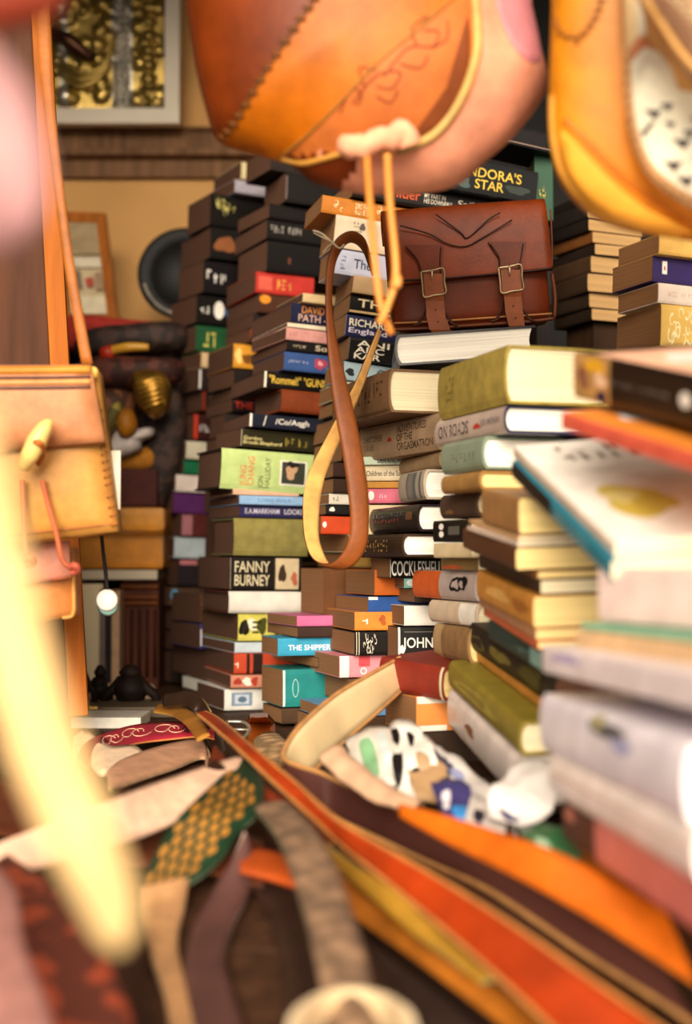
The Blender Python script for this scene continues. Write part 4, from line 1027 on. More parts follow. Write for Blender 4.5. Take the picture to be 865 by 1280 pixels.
ribbon('leather_strap', hs([(440,1160,.012),(520,1220,.012),(600,1285,.012),(660,1340,.012)]), hs([(430,1200,.01),(500,1265,.01),(560,1330,.01),(600,1380,.01)]), LE('#33241f'), None, LE('#5a4a3a'), label='charcoal strap lowest on the table near the bottom edge')
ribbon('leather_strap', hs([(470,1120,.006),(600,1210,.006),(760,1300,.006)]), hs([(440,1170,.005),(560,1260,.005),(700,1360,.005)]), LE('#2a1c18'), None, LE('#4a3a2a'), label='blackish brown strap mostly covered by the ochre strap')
# fuzzy taupe strap and pale loop
ribbon('leather_strap', hs([(318,1010,.06),(345,1045,.075),(362,1085,.08),(378,1135,.08),(392,1190,.078),(405,1260,.07),(410,1330,.06)]), hs([(362,1006,.06),(395,1040,.075),(420,1085,.08),(438,1135,.08),(455,1190,.078),(470,1260,.07),(480,1330,.06)]), mat('#8a6c52','weave'), SU('#9a7a5c'), SU('#6a6a50'), th=.006, label='fuzzy taupe woven strap coming straight towards the viewer')
v = [H(440+80*math.cos(a)*1.0, 1290+55*math.sin(a), .09+.012*math.cos(2*a)) for a in [math.pi*k/6 for k in range(6,13)]]
ribbon('leather_strap', v, [p+Vector((0,.004,-.022)) for p in v], SU('#e9cfa4'), SU('#c8a070'), SU('#f0dcb8'), th=.005, label='pale cream strap end curled into an arch at bottom centre')
# pink suede strap, scale patterned strap and the dark strap beside it
ribbon('leather_strap', [(-60,1075,.8),(0,1053,.83),(60,1030,.87),(125,1005,.92),(225,970,.99),(285,950,1.04),(303,946,1.05)], [(-50,1130,.8),(24,1094,.83),(80,1078,.865),(150,1056,.915),(215,1030,.98),(285,988,1.035),(306,972,1.05)], SU('#e8c0a4'), SU('#d8a884'), SU('#c8a07c'), th=.004, label='broad pale pink suede strap rising to the patterned strap')
o, (a, b, N) = ribbon('leather_strap', [(300,948,1.05),(288,960,1.04),(262,985,1.0),(232,1012,.96),(206,1045,.92),(184,1090,.88),(175,1130,.86)], [(322,958,1.05),(330,990,1.03),(322,1018,.99),(300,1040,.955),(282,1068,.915),(252,1096,.875),(212,1118,.85)], LE('#1c3a26'), SU('#b08048'), LE('#8a9a80'), th=.004, label='green strap with amber scale pattern twisting down at lower left')
sc_v, sc_f = [], []
k = len(a)
def sf(u, w):
    q = min(k-1.001, max(0, u)); i = int(q); f = q-i
    return a[i].lerp(b[i], w).lerp(a[i+1].lerp(b[i+1], w), f)+N[i].lerp(N[i+1], f)*.0034
row = 0; u = 11.0
while u < k-3:
    for j in range(6):
        f0 = .13+.19*j+(.095 if row % 2 else 0)
        if f0 > .84: continue
        base = len(sc_v); sc_v += [sf(u-1.9, f0), sf(u-.5, f0+.062), sf(u+.5, f0+.062), sf(u+1.9, f0), sf(u+.5, f0-.062), sf(u-.5, f0-.062)]
        sc_f.append(tuple(range(base, base+6)))
    u += 3.1; row += 1
link('scale_pattern', sc_v, sc_f, LE('#b07a30'), o)
ribbon('leather_strap', [(176,1110,.855),(178,1150,.84),(190,1200,.81),(206,1250,.76),(215,1310,.70)], [(236,1098,.86),(232,1128,.845),(222,1180,.815),(236,1240,.765),(256,1310,.70)], SU('#ae8256'), LE('#8a7a70'), SU('#c8b49c'), th=.004, label='taupe suede strap section curling under the green patterned strap')
o2, _ = ribbon('leather_strap', [(306,1040,.93),(290,1075,.905),(262,1120,.87),(238,1170,.83),(228,1230,.77),(228,1310,.69)], [(316,1085,.92),(312,1118,.9),(292,1155,.865),(282,1200,.825),(296,1255,.765),(325,1330,.68)], LE('#5a3c38'), SU('#7a5c50'), SU('#b8a090'), th=.004, label='mauve brown strap bending beside the green patterned strap')
for (x,y) in ((228,1150),): pass
# embossed red belt
o, (a, b, N) = ribbon('leather_belt', [(96,950,1.42),(106,930,1.46),(130,918,1.5),(167,907,1.54),(214,903,1.56),(248,908,1.56),(268,914,1.55)], [(112,962,1.42),(118,950,1.45),(140,940,1.49),(167,930,1.53),(214,924,1.55),(248,921,1.55),(268,924,1.545)], LE('#a8283c'), SU('#b87a48'), LE('#d8844c'), th=.0035, label='red belt embossed with cream scrolls and dark rosettes')
k = len(a)
def onb(u, w, off=.0024):
    q = min(k-1.001, max(0, u*(k-1))); i = int(q); f = q-i
    return a[i].lerp(b[i], w).lerp(a[i+1].lerp(b[i+1], w), f)+N[i].lerp(N[i+1], f)*off
pr = []
for c0 in (.36,.5,.66):
    for sgn in (1,-1):
        pts = [onb(c0+sgn*.03+.055*math.cos(t)*(1-.11*t), .5+.3*math.sin(t)*(1-.1*t)*sgn) for t in [q*.5 for q in range(14)]]; v, f = tubevf(pts, .0008, 5); link('scroll_tooling', v, f, LE('#eac0a0'), o, smooth=True)
for c0 in (.3,.76):
    V, F = [], []
    for q in range(8):
        w = q*math.pi/4; s = len(V)
        for dr, dw in ((.15,0),(.75,-.3),(1,0),(.75,.3)): V.append(onb(c0+.032*dr*math.cos(w+dw), .5+.36*dr*math.sin(w+dw), .0028))
        F.append((s,s+1,s+2,s+3))
    link('rosette', V, F, LE('#2a1a28'), o)
for lo, hi, c in ((.0,.2,'#c8742c'),(.86,.99,'#c0661c')):
    V = []; n = 8
    for q in range(n+1): V += [onb(lo+(hi-lo)*q/n, .03, .0021), onb(lo+(hi-lo)*q/n, .97, .0021)]
    link('belt_end_panel', V, [(2*q,2*q+1,2*q+3,2*q+2) for q in range(n)], LE(c), o)
# suede rolls and scraps behind
ribbon('leather_strap', [(134,966,1.36),(150,952,1.38),(180,940,1.42),(215,930,1.46),(247,925,1.48),(258,934,1.47),(262,950,1.44)], [(136,988,1.34),(152,983,1.35),(180,973,1.39),(220,960,1.43),(250,948,1.46),(262,952,1.45),(258,962,1.43)], SU('#c09070'), SU('#8a5c40'), SU('#d8b088'), th=.005, label='dusty tan suede strap rolled behind the pink suede strap')
ribbon('leather_strap', [(92,922,1.5),(108,914,1.53),(135,932,1.47),(165,932,1.45),(178,940,1.44)], [(92,960,1.45),(106,950,1.48),(124,968,1.42),(140,966,1.41),(150,958,1.42)], SU('#ecd0b0'), SU('#d0a884'), SU('#e0c09c'), th=.004, label='cream suede strap end folded behind the red belt')
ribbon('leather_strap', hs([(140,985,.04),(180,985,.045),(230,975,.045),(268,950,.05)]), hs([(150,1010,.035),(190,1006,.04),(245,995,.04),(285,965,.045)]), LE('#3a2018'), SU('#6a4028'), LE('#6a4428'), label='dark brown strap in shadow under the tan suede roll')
ribbon('leather_strap', [(205,868,1.78),(236,864,1.74),(252,872,1.7),(264,890,1.64),(276,912,1.58),(284,940,1.5)], [(205,884,1.77),(232,882,1.73),(244,892,1.69),(252,910,1.63),(262,930,1.57),(270,952,1.5)], LE('#33231a'), SU('#6a5038'), LE('#7a6040'), label='dark brown strap arching in front of the white book with blue square')
ribbon('leather_strap', hs([(200,880,.035),(228,884,.035),(250,898,.04),(262,918,.04)]), hs([(192,890,.03),(216,895,.03),(234,908,.035),(246,926,.035)]), LE('#a8702c'), None, LE('#c89040'), label='small ochre strap behind the red embossed belt')
o, _ = ribbon('leather_strap', [(312,894,1.62),(309,902,1.61),(308,915,1.58),(312,935,1.54),(318,956,1.48)], [(335,893,1.62),(343,903,1.61),(344,915,1.58),(344,935,1.54),(346,956,1.48)], LE('#c4641c'), None, LE('#4a2410'), th=.004, label='orange brown strap tab with cut corners and dark rim', stitch=LE('#e0a860'))
ribbon('leather_strap', [(318,926,1.5),(330,918,1.5),(345,918,1.49),(360,930,1.46)], [(318,942,1.47),(332,950,1.44),(348,954,1.42),(362,958,1.4)], mat('#b89468','weave'), None, SU('#8a6a48'), th=.008, label='rough tan suede scrap beside the cut corner tab')
bk = empty('belt_buckle', P(290,912,1.62), 'small silver belt buckle half buried among the straps', 'buckle')
tube('frame', [P(284,902,1.62),P(304,903,1.62),P(312,911,1.6),P(304,922,1.58),P(286,921,1.58),P(284,902,1.62)], .002, mat('#c8c0b0','metal'), bk)
tube('prong', [P(284,912,1.6),P(311,912,1.595)], .0014, mat('#c8c0b0','metal'), bk, n=1)
ribbon('leather_strap', hs([(268,930,.03),(300,965,.04),(360,1000,.045),(420,1050,.04)]), hs([(262,960,.025),(290,995,.03),(340,1035,.03),(390,1080,.03)]), LE('#7a3018'), None, LE('#b8703c'), label='rust red strap under the long red brown strap')
# near lower left
ribbon('leather_strap', hs([(10,1070,.06),(60,1105,.07),(105,1160,.075),(150,1230,.07),(180,1330,.06)]), hs([(-60,1130,.06),(0,1170,.07),(40,1230,.07),(70,1300,.065),(80,1380,.06)]), mat('#86351a','mottle'), SU('#a0603c'), LE('#c87a4c'), th=.005, label='red and orange patterned strap blurred at the lower left')
ribbon('leather_strap', hs([(-30,1060,.10),(18,1110,.11),(30,1180,.115),(60,1260,.11),(80,1340,.1)]), hs([(-110,1080,.10),(-40,1140,.11),(-30,1210,.115),(-10,1290,.11),(0,1370,.1)]), SU('#9a6a62'), None, SU('#d8a898'), th=.005, label='dusty pink strap in the bottom left corner')
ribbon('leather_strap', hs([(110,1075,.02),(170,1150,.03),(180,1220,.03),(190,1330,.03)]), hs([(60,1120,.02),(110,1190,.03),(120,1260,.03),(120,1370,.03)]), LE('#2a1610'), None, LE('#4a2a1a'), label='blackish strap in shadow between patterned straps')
ribbon('leather_strap', hs([(290,1085,.012),(330,1130,.015),(350,1200,.018),(360,1300,.018)]), hs([(360,1060,.012),(420,1120,.015),(470,1190,.018),(520,1290,.018)]), LE('#31201a'), None, LE('#5a3a28'), label='wide dark brown strap on the table behind the taupe strap')
ribbon('leather_strap', hs([(300,1062,.03),(335,1062,.03),(370,1075,.03)]), hs([(300,1092,.025),(335,1100,.025),(372,1112,.025)]), LE('#b8501c'), None, LE('#8a3c18'), label='short rust orange strap glimpsed left of the taupe strap')
ribbon('leather_strap', hs([(-40,960,.02),(60,985,.02),(130,1010,.02),(230,1020,.02),(330,1050,.02)]), hs([(-40,1030,.015),(60,1060,.015),(140,1080,.015),(230,1085,.015),(330,1110,.015)]), LE('#5a2c1a'), None, LE('#7a4a2a'), label='dark red brown strap lying flat under the pink suede strap')
ribbon('leather_strap', hs([(430,1040,.012),(560,1090,.012),(700,1130,.012),(850,1230,.012)]), hs([(420,1080,.01),(540,1140,.01),(660,1200,.01),(780,1290,.01)]), LE('#6a3a1c'), None, LE('#8a5a2c'), label='brown strap lying flat under the orange and red straps')
# very near pale strap hanging in front
nr, sf = ribbon('hanging_leather_strap', [(-120,480,.40),(-70,640,.405),(-35,760,.41),(0,900,.415),(45,1020,.42),(95,1120,.425),(122,1168,.43),(138,1180,.432)], [(-30,460,.40),(20,640,.405),(48,760,.41),(85,880,.415),(125,990,.42),(160,1080,.425),(172,1140,.43),(160,1178,.432)], SU('#ecc88a'), SU('#e0b870'), SU('#e0b870'), th=.005, label='pale yellow strap hanging very near, blurred, at the lower left')
link('upper_length', *[x for x in tubevf([P(-75,470,.40), P(-80,200,.40), P(-90,-300,.41)], .006, 8)], SU('#e8c07c'), nr, smooth=True)

# ------------------------------------------------------------------ crumpled magazines between straps and books
def crumple(name, L, R, m, label, th=.006, amp=.009, under=None, group='crumpled magazines in the middle', n=8, seed=0, cross=8, blots=()):
    a = catmull([P(*p) if not isinstance(p, Vector) else p for p in L], n); b = catmull([P(*p) if not isinstance(p, Vector) else p for p in R], n)
    V, F = [], []; k = len(a)
    for s in (0, 1):
        for i in range(k):
            t = (a[min(k-1,i+1)]-a[max(0,i-1)]); nn = t.cross(b[i]-a[i]).normalized()
            if nn.dot(EYE-a[i]) < 0: nn = -nn
            for j in range(cross+1):
                p = a[i].lerp(b[i], j/cross); w = noise.noise(p*34+Vector((seed,0,0)))*amp+noise.noise(p*90+Vector((0,seed,0)))*amp*.5
                V.append(p+nn*(w+(.5-s)*th+.006*(1-(2*j/cross-1)**2)))
    q = cross+1; o_ = k*q
    for i in range(k-1):
        for j in range(cross):
            F.append((i*q+j,i*q+j+1,(i+1)*q+j+1,(i+1)*q+j)); F.append((o_+i*q+j,o_+(i+1)*q+j,o_+(i+1)*q+j+1,o_+i*q+j+1))
    for i in range(k-1):
        for j in (0,cross): F.append((i*q+j,(i+1)*q+j,o_+(i+1)*q+j,o_+i*q+j))
    for i in (0,k-1):
        for j in range(cross): F.append((i*q+j,i*q+j+1,o_+i*q+j+1,o_+i*q+j))
    o = link(name, V, F, m, None, smooth=True); tag(o, label, 'magazine', group)
    tr = bvh(V, F)
    for c, poly in blots: patch('printed_patch', tr, poly, mat(c,'gloss'), o, off=.0012, grid=4)
    return o
crumple('magazine', [(440,930,1.33),(452,912,1.33),(470,906,1.33),(482,910,1.33)], [(458,985,1.26),(474,990,1.26),(494,985,1.26),(508,978,1.26)], mat('#d8d0c4','gloss'), 'curled magazine with a pale green band', seed=1, blots=[('#7fae82',[(449,928),(462,922),(470,940),(474,968),(462,972),(453,950)]),('#cfd8d8',[(472,920),(482,918),(492,950),(484,960)])])
crumple('magazine', [(480,915,1.33),(490,905,1.33),(506,902,1.33),(522,908,1.33)], [(500,990,1.24),(514,1000,1.24),(528,998,1.24),(545,985,1.24)], mat('#efe9e0','gloss'), 'torn magazine printed in black and white blotches', seed=2, blots=[('#1a1718',[(483,918),(496,910),(500,925),(492,940),(486,936)]),('#1a1718',[(490,945),(502,938),(504,965),(498,985),(492,968)]),('#1a1718',[(508,915),(518,920),(514,935)]),('#1a1718',[(512,965),(524,960),(528,985),(516,985)]),('#b89a78',[(520,940),(536,945),(538,968),(524,962)])])
crumple('magazine', [(506,912,1.36),(540,930,1.32),(580,958,1.26),(620,990,1.2),(648,1015,1.15)], [(520,940,1.32),(548,962,1.27),(590,1000,1.2),(625,1030,1.15),(645,1045,1.12)], mat('#ddd6d2','gloss'), 'long crumpled grey white magazine with navy edge', seed=3, n=6, blots=[('#3a3a54',[(508,916),(540,934),(572,962),(568,972),(536,952),(512,932)]),('#8f94b8',[(560,958),(580,966),(578,976),(562,968)])])
crumple('magazine', [(545,985,1.2),(560,975,1.2),(575,985,1.19)], [(556,1020,1.13),(575,1030,1.13),(600,1035,1.12)], mat('#3f3a6c','gloss'), 'small crumpled purple and blue magazine', seed=4, blots=[('#3a8ad0',[(565,1008),(585,1010),(590,1028),(572,1024)]),('#e8e0e8',[(552,992),(562,988),(562,1008),(555,1010)])])
crumple('magazine', [(640,955,1.16),(662,946,1.16),(690,952,1.15),(706,965,1.14)], [(612,1022,1.11),(645,1034,1.1),(670,1030,1.1),(690,1015,1.1)], mat('#efe8e4','gloss'), 'rolled white magazine against the pale thick books', seed=5, blots=[('#4a4468',[(622,1010),(640,1018),(650,1026),(634,1026)])])
crumple('magazine', [(650,1042,1.06),(675,1034,1.06),(705,1048,1.05)], [(672,1080,1.0),(700,1086,1.0),(724,1078,1.0)], mat('#3a6a44','gloss'), 'green magazine wedged beside the orange strap', seed=6, blots=[('#a8c8a8',[(668,1046),(684,1050),(690,1066),(676,1064)])])
crumple('magazine', [(430,935,1.25),(455,960,1.22),(490,985,1.18),(530,1008,1.13)], [(398,948,1.24),(425,975,1.2),(465,1000,1.15),(515,1020,1.1)], mat('#d8b090','paper'), 'beige pink sheet of paper under the magazines', seed=7, th=.003, amp=.003)
crumple('magazine', [(516,950,1.3),(534,936,1.3),(552,944,1.29)], [(524,1000,1.22),(540,1004,1.22),(560,1000,1.21)], mat('#b8946c','paper'), 'small tan torn page between the blotched and navy edged magazines', seed=8, amp=.006)
crumple('magazine', [(590,1000,1.18),(612,1008,1.17),(632,1024,1.15)], [(580,1030,1.12),(606,1042,1.11),(630,1050,1.1)], mat('#cfc6c0','gloss'), 'crumpled grey page in front of the rolled white magazine', seed=9, amp=.009, blots=[('#2a2430',[(594,1012),(606,1016),(602,1028),(592,1024)])])
# ------------------------------------------------------------------ dim left background
def at(px0, py0, px1, py1, d):
    a, b = P(px0,py1,d), P(px1,py0,d); return a, b
def pbox(name, px0, py0, px1, py1, d, depth, m, parent=None, bev=.003, label=None, cat=None, group=None, roll=0):
    a, b = at(px0,py0,px1,py1,d); c = Vector(((a.x+b.x)/2,a.y,(a.z+b.z)/2))
    M = Matrix.Translation(c) @ Matrix.Rotation(math.radians(roll),4,'Y')
    hx, hz = abs(b.x-a.x)/2, abs(b.z-a.z)/2
    o = box(name, (-hx,0,-hz), (hx,depth,hz), m, parent, M, bev)
    if label: tag(o, label, cat, group)
    return o
# metal icon in a white frame on the wall
D0 = 2.9
root = empty('framed_metal_relief', P(140,155,D0), 'gold and silver metal relief picture in a white wooden frame on the wall', 'picture')
for a, b, c, d in ((40,134,224,154),(205,-120,224,136),(36,-120,56,136)): pbox('frame', a, b, c, d, D0-.02, .03, mat('#fff0dc','plaster'), root, .004)
pbox('mount', 54,-120,207,136, D0-.004, .008, mat('#1d1712','cloth'), root, 0)
GD, SV = mat('#b89a50','metal'), mat('#cfc8b8','metal')
r9 = random.Random(9); BL = [(r9.uniform(58,200), r9.uniform(-60,131), r9.uniform(6,13)) for _ in range(120)]
NX, NZ = 76, 120; V, F, X = [], [], []
for i in range(NZ+1):
    for j in range(NX+1):
        px, py = 56+149*j/NX, -110+245*i/NZ; hh = 0
        for x, y, q in BL:
            if 138 < x < 168: continue
            e = ((px-x)/q)**2+((py-y)/q)**2
            if e < 1: hh = max(hh, q*.0012*(1-e)**.5)
        for x, q in ((147,4.5),(157,4.5),(186,9)):
            yy = (py-2) % (2*q)-q; e = ((px-x)/q)**2+(yy/q)**2
            if e < 1: hh = max(hh, q*.0018*(1-e)**.5)
        V.append(P(px,py,D0-.006)+Vector((0,-hh,0)))
for i in range(NZ):
    for j in range(NX):
        a = i*(NX+1)+j; F.append((a,a+1,a+NX+2,a+NX+1)); px = 56+149*j/NX; X.append(1 if 140 < px < 164 or 72 < px < 84 else 0)
link('relief', V, F, [GD, SV], root, X, smooth=True)
tube('robe_fold', [P(62,40,D0-.02),P(85,50,D0-.026),P(108,68,D0-.024),P(120,72,D0-.02)], [.012,.016,.012,.004], mat('#6a4430','metal'), root)
for k in range(3): tube('drapery_line', [P(70,70+k*10,D0-.016),P(100,92+k*8,D0-.02),P(130,80+k*5,D0-.02),P(145,40,D0-.016)], .005, GD, root)
# small framed picture leaning on the cupboard
root = empty('small_framed_picture', P(112,402,2.74), 'small orange wooden frame with a faded picture leaning on the cupboard', 'picture')
for q in (((74,264),(130,266),(133,279),(76,277)),((119,266),(131,266),(147,402),(135,402)),((68,266),(82,266),(88,402),(72,402)),((72,392),(147,394),(148,404),(72,404))):
    V = [P(x,y,2.74+(402-y)*.0004) for x,y in q]; V += [p+Vector((0,.02,0)) for p in V]
    link('frame', V, [(0,1,2,3),(7,6,5,4),(0,4,5,1),(1,5,6,2),(2,6,7,3),(3,7,4,0)], mat('#b8681c','wood'), root)
def sheet(name, q, d, m, parent, k=.0004, y0=402):
    V = [P(x,y,d+(y0-y)*k) for x,y in q]; V += [p+Vector((0,.004,0)) for p in V]; n = len(q)
    return link(name, V, [tuple(range(n)),tuple(range(2*n-1,n-1,-1))]+[(i,(i+1)%n,n+(i+1)%n,n+i) for i in range(n)], m, parent)
pic = sheet('picture', [(80,276),(121,276),(136,394),(84,394)], 2.75, mat('#d8c49c'), root)
for c, q in (('#b8a078',[(80,276),(121,276),(125,318),(82,318)]),('#6a7a5a',[(98,284),(112,284),(116,300),(104,302)]),('#f0e4c8',[(82,322),(125,322),(127,334),(83,334)]),('#8a7a6a',[(86,340),(100,338),(103,360),(88,360)]),('#c0503a',[(106,348),(116,346),(117,358),(108,358)]),('#a88a6a',[(118,340),(126,340),(130,362),(120,362)]),('#f0e2c0',[(88,370),(132,370),(134,392),(90,392)])):
    sheet('picture_area', q, 2.742, mat(c), pic)
# black plate
root = empty('black_plate', P(212,402,2.72), 'round glossy black plate standing on edge beside the book stack', 'plate')
cn = P(232,345,2.72); Mp = Matrix.Rotation(math.radians(86),4,'X') @ Matrix.Rotation(.3,4,'Z')
v, f = lathevf([(.001,.004),(.05,.004),(.06,.012),(.086,.018),(.09,.016),(.088,.012),(.06,.004),(.05,-.004),(.001,-.004)], cn, 40, Mp); link('plate', v, f, mat('#060505','paper'), root, smooth=True)
pr = []
for i in range(12):
    w = math.radians(196+i*5); pr.append(lathevf([(.001,-.004),(.004,0),(.001,.004)], cn+Vector((math.cos(w)*.078,-.022,math.sin(w)*.078)), 6))
v, f = join(pr); link('rim_glint', v, f, SV, root, smooth=True)  # silver beads stand in for light glints on the lower rim
# cupboard carrying them
root = empty('dark_cupboard', P(120,860,2.7), 'dark wooden cupboard in shade behind the heap of textiles', 'cupboard')
a = P(-60,404,2.68); b = P(232,404,2.68)
box('body', (a.x,2.67,TABLE), (b.x,2.93,a.z-.012), mat('#2a1a12','wood'), root, bev=.004)
box('top', (a.x-.01,2.655,a.z-.012), (b.x+.005,2.935,a.z), mat('#3a2216','wood'), root, bev=.003)
for i in range(2): box('door', (a.x+.01+i*.23,2.655,TABLE+.05), (a.x+.225+i*.23,2.668,a.z-.03), mat('#33201a','wood'), root, bev=.004)
# shelf unit
root = empty('low_shelf', P(140,860,2.5), 'low shelf with a pale front edge holding the ochre box', 'shelf')
a = P(60,712,2.42); b = P(197,725,2.42)
sb = box('shelf_board', (a.x,a.y,b.z), (b.x,2.64,a.z), mat('#8a6a4a','wood'), root, bev=.002)
box('front_edge', (a.x,a.y-.006,b.z+.001), (b.x,a.y,a.z-.001), mat('#cfc0a8','plaster'), root, bev=.001)
c1 = P(150,730,2.43); c2 = P(204,730,2.43)
sd = box('side_panel', (c1.x,2.44,TABLE), (b.x,2.64,b.z), mat('#5a2c1a','wood'), root, bev=.004)
for i in range(5):
    x = c1.x+.006+i*(b.x-c1.x-.012)/4
    tube('carved_groove', [Vector((x,2.438,b.z-.05)),Vector((x,2.438,TABLE+.02))], .003, mat('#3a1a10','wood'), sd, n=1)
for z in (.012,.03,.04): tube('carved_rail', [Vector((c1.x,2.436,b.z-z)),Vector((b.x,2.436,b.z-z))], .004, mat('#7a4424','wood'), sd, n=1)
box('side_panel', (a.x,2.44,TABLE), (a.x+.02,2.64,b.z), mat('#5a2c1a','wood'), root, bev=.004)
bx = pbox('leaning_board', 84,730,127,862, 2.385,.02, mat('#f6e2b8','plaster'), None, .003, 'cream board leaning under the low shelf', 'board')
for i, (x0,x1,c,l) in enumerate(((124,131,'#7a6a64','narrow grey book standing upright under the shelf'),(132,138,'#241e20','narrow black book standing upright under the shelf'),(139,149,'#c09a78','narrow pinkish tan book standing upright under the shelf'))):
    e = empty('upright_book', P((x0+x1)/2,858,2.4), l, 'book', 'upright books under the shelf')
    pbox('cover', x0,738,x1,860, 2.37,.05, mat(c,'paper'), e, .001); pbox('page_block', x0+.8,740,x1-.8,737, 2.375,.045, mat(PAGE['b'],'pages'), e, 0)
# ochre box on the shelf, dark red box on it
root = empty('ochre_box', P(150,712,2.46), 'ochre leather covered box with rounded lid on the shelf', 'box')
pbox('body', 96,662,204,711, 2.45,.14, LE('#d88a28'), root, .008); pbox('lid', 94,634,206,664, 2.44,.155, LE('#e59a36'), root, .012)
tube('lid_seam', [P(95,666,2.437),P(150,665,2.435),P(205,666,2.437)], .003, LE('#a8641c'), root, n=1)
pbox('dark_red_box', 138,586,196,633, 2.47,.12, mat('#4a1c16','cloth'), None, .006, 'dark red box between the ochre box and the white cloth', 'box')
# heap of cloths, brass pieces
def lump(name, outl, d, fr, bk, m, label, cat, wob=.006, group=None):
    v, f = pillow(outl, d, fr, bk, n=5, rings=8, wob=wob); o = link(name, v, f, m, None, smooth=True); tag(o, label, cat, group); return o
GC = 'textiles heaped on the shelf'
lump('red_cloth', [(72,400),(100,394),(140,397),(180,401),(215,404),(190,416),(140,420),(90,440),(70,425)], 2.6,.03,.04, mat('#a8281c','cloth'), 'bright red cloth folded at the top of the textile heap', 'cloth')
lump('textile_roll', [(92,432),(110,412),(160,405),(215,402),(240,415),(236,436),(190,446),(140,448),(100,450)], 2.55,.05,.05, mat('#38231b','mottle'), 'very dark rolled textile across the top of the heap', 'textile')
tube_ = tube('yellow_stick', [P(140,438,2.47),P(160,434,2.465),P(186,434,2.465)], [.008,.009,.006], mat('#d8a030','smooth'))
tag(tube_, 'yellow ended stick with red part lying on the dark textile', 'stick')
v, f = tubevf([P(128,443,2.475),P(142,440,2.47)], .013, 10); link('red_end', v, f, mat('#c0341c','smooth'), tube_, smooth=True)
lump('striped_textile', [(96,455),(130,444),(180,446),(225,450),(228,475),(190,486),(130,490),(98,482)], 2.5,.05,.05, mat('#5a2a1c','mottle'), 'dark red brown woven textile with fine pattern', 'textile')
lump('brown_textile', [(95,492),(130,484),(165,490),(170,520),(140,535),(100,530)], 2.5,.04,.05, mat('#7a4a2c','mottle'), 'brown crumpled textile left of the brass shell', 'textile')
lump('dark_textile', [(170,490),(215,480),(232,510),(230,580),(200,640),(176,600)], 2.52,.03,.05, mat('#3c261c','mottle'), 'blackish textile hanging behind the brass shell', 'textile')
root = empty('brass_shell', P(190,525,2.42), 'brass ribbed shell ornament catching the light on the heap', 'ornament')
v, f = pillow([(164,470),(178,462),(202,464),(214,482),(212,508),(198,524),(182,518),(170,500)], 2.42,.03,.02, n=5, rings=8); link('bowl', v, f, mat('#a87c30','metal'), root, smooth=True)
bt2 = bvh(v, f)
for i in range(6):
    seam('rib', bt2, [(170+i*2,480+i*6),(180+i*4,478+i*5),(196+i*2,472+i*6),(206,476+i*6)], .003, mat('#c89a40','metal'), root)
lump('olive_leaf', [(122,545),(128,520),(146,502),(152,512),(144,535),(130,550)], 2.42,.015,.015, mat('#9a8a3c','mottle'), 'olive yellow striped cloth strip left of the white cloth', 'cloth')
lump('orange_pouch', [(146,520),(158,510),(168,516),(172,535),(160,548),(148,542)], 2.43,.02,.02, LE('#b8741c'), 'small ochre pouch above the white cloth', 'pouch')
lump('white_cloth', [(130,565),(138,540),(152,528),(168,536),(190,534),(192,544),(178,552),(176,562),(160,570),(140,574)], 2.46,.025,.03, mat('#ddd0c8','cloth'), 'small white cloth folded on the ochre cushion', 'cloth')
lump('ochre_cushion', [(138,588),(144,570),(170,564),(186,556),(199,566),(197,582),(182,590),(150,592)], 2.51,.03,.05, mat('#b8761c','cloth'), 'small ochre cushion under the white cloth', 'cushion')
# hanging round tag
root = empty('hanging_round_charm', P(134,768,1.55), 'white round charm on a dark cord hanging under the toggle bag', 'charm')
v, f = lathevf([(.001,-.004),(.01,-.004),(.0118,-.002),(.0118,.002),(.01,.004),(.001,.004)], P(134,750,1.55), 24, Matrix.Rotation(math.radians(90),4,'X')); link('disc', v, f, mat('#f2ece4','smooth'), root, smooth=True)
v, f = lathevf([(.001,-.003),(.009,-.003),(.0115,0),(.009,.003),(.001,.003)], P(135,757,1.553), 20, Matrix.Rotation(math.radians(90),4,'X')); link('backing_disc', v, f, mat('#7fa8a0','smooth'), root, smooth=True)
tube('cord', [P(134,737,1.55),P(132,715,1.55),P(129,690,1.54),P(126,662,1.52),P(122,640,1.5)], .0022, mat('#1d1614','cloth'), root)
# carved figurines
def figurine(px, top, bot, d, label, s=1.0, lean=0):
    root = empty('carved_figurine', P(px,bot,d), label, 'figurine', 'dark carved figurines on the table')
    Z = lambda y: bot+(top-bot)*y
    tube('body', [P(px,Z(.0),d),P(px+lean*.3,Z(.2),d),P(px+lean*.6,Z(.5),d-.005),P(px+lean,Z(.72),d),P(px+lean,Z(.78),d)], [.02*s,.014*s,.02*s,.012*s,.008*s], mat('#1d120e','wood'), root)
    tube('head', [P(px+lean,Z(.76),d),P(px+lean,Z(.86),d-.004),P(px+lean,Z(1),d)], [.008*s,.013*s,.005*s], mat('#231610','wood'), root)
    for sg in (-1,1): tube('arm', [P(px+lean+sg*8*s,Z(.7),d),P(px+sg*15*s,Z(.5),d-.01),P(px+sg*24*s,Z(.3),d-.01),P(px+sg*20*s,Z(.08),d)], [.006*s,.006*s,.005*s,.006*s], mat('#1d120e','wood'), root)
    tube('base', [P(px-22*s,bot-3,d),P(px+22*s,bot-3,d)], .007, mat('#1d120e','wood'), root, n=1)
figurine(97,820,890,2.06,'dark carved figurine at the left end of the row',.9)
figurine(122,832,889,2.1,'dark carved figurine in the middle of the row',.7,3)
figurine(163,832,889,2.08,'dark carved figurine with broad rounded body nearest the book stacks',1.35)
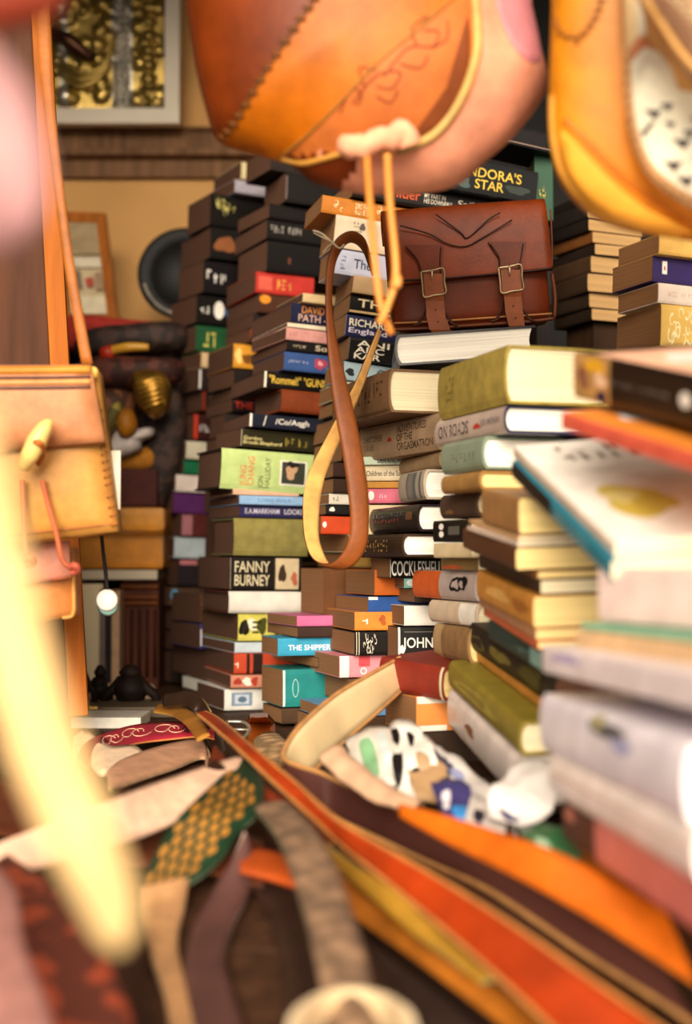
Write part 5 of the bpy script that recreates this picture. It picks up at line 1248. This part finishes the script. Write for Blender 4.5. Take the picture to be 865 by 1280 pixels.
for x, y, s, l in ((112,868,9,'pale round stone left among the figurines'),(140,868,11,'pale round stone in the middle among the figurines'),(185,870,12,'pale round stone right among the figurines')):
    lump('round_stone', [(x-s,y),(x-s*.6,y-s*1.2),(x+s*.5,y-s*1.2),(x+s,y),(x+s*.7,y+s*1.5),(x-s*.7,y+s*1.5)], 2.2,.02,.02, mat('#c8a884','plaster'), l, 'stone', 0, 'pale stones behind the figurines')
# flat boxes in front
pbox('flat_grey_box', 60,884,226,897, 1.98,.12, mat('#6a5c4a','paper'), None, .002, 'flat grey brown box behind the red belt', 'box')
pbox('white_booklet', 88,897,176,916, 1.86,.09, mat('#eee8dc','paper'), None, .002, 'white booklet lying behind the red belt', 'booklet')
o = pbox('yellow_pencil', 78,883,122,887, 1.955,.006, mat('#d8b040','smooth'), None, .001, 'thin yellow pencil lying along the flat grey box', 'pencil')
# old board at the left edge
BM = Matrix.Translation(P(72,455,1.74)) @ Matrix.Rotation(math.radians(-3.5),4,'Y') @ Matrix.Rotation(math.radians(8),4,'Z')
root = empty('leaning_wooden_board', P(30,900,1.75), 'old brown wooden board with an orange edge strip at the left edge', 'board')
zb = TABLE-P(72,455,1.74).z
box('panel', (-.3,0,zb+.03), (-.009,.025,.6), mat('#55301a','wood'), root, BM, .002)
box('edge_strip', (-.009,-.004,zb+.03), (.014,.028,.6), mat('#b8661c','wood'), root, BM, .003)
# near-black panel added to darken the gap behind the right hand stacks
pn = box('added_dark_panel', (.12,2.62,TABLE), (1.15,2.65,2.1), mat('#0b0705','wood'), None, None, .004); tag(pn, 'tall blackish panel added to darken the gap behind the right stacks', 'panel')
# green and dark books upright beside the top row, right of the gold lettered one
lx = P(680,260,1.95); struct(box('trim_30', (lx.x-.008,lx.y+.02,TABLE), (lx.x+.01,lx.y+.13,P(0,258,1.95).z-.021), mat('#1a110d','wood')))  # unseen block added to hold up the green book
e = empty('paperback_book', P(678,262,1.95), 'bottle green book standing upright right of the gold lettered black book', 'book')
a, b = P(668,258,1.95), P(692,188,1.95)
box('cover', (a.x,a.y,a.z-.02), (b.x,a.y+.14,b.z), mat('#1f4a34','paper'), e, None, .002); box('page_block', (a.x+.001,a.y+.002,b.z-.001), (b.x-.001,a.y+.139,b.z+.0005), mat(PAGE['b'],'pages'), e)
v, f = fleur(5, 3); link('ornament', [P(672+x*12,252-y*22,1.945) for x,y in v], f, mat('#d8c04a'), e)
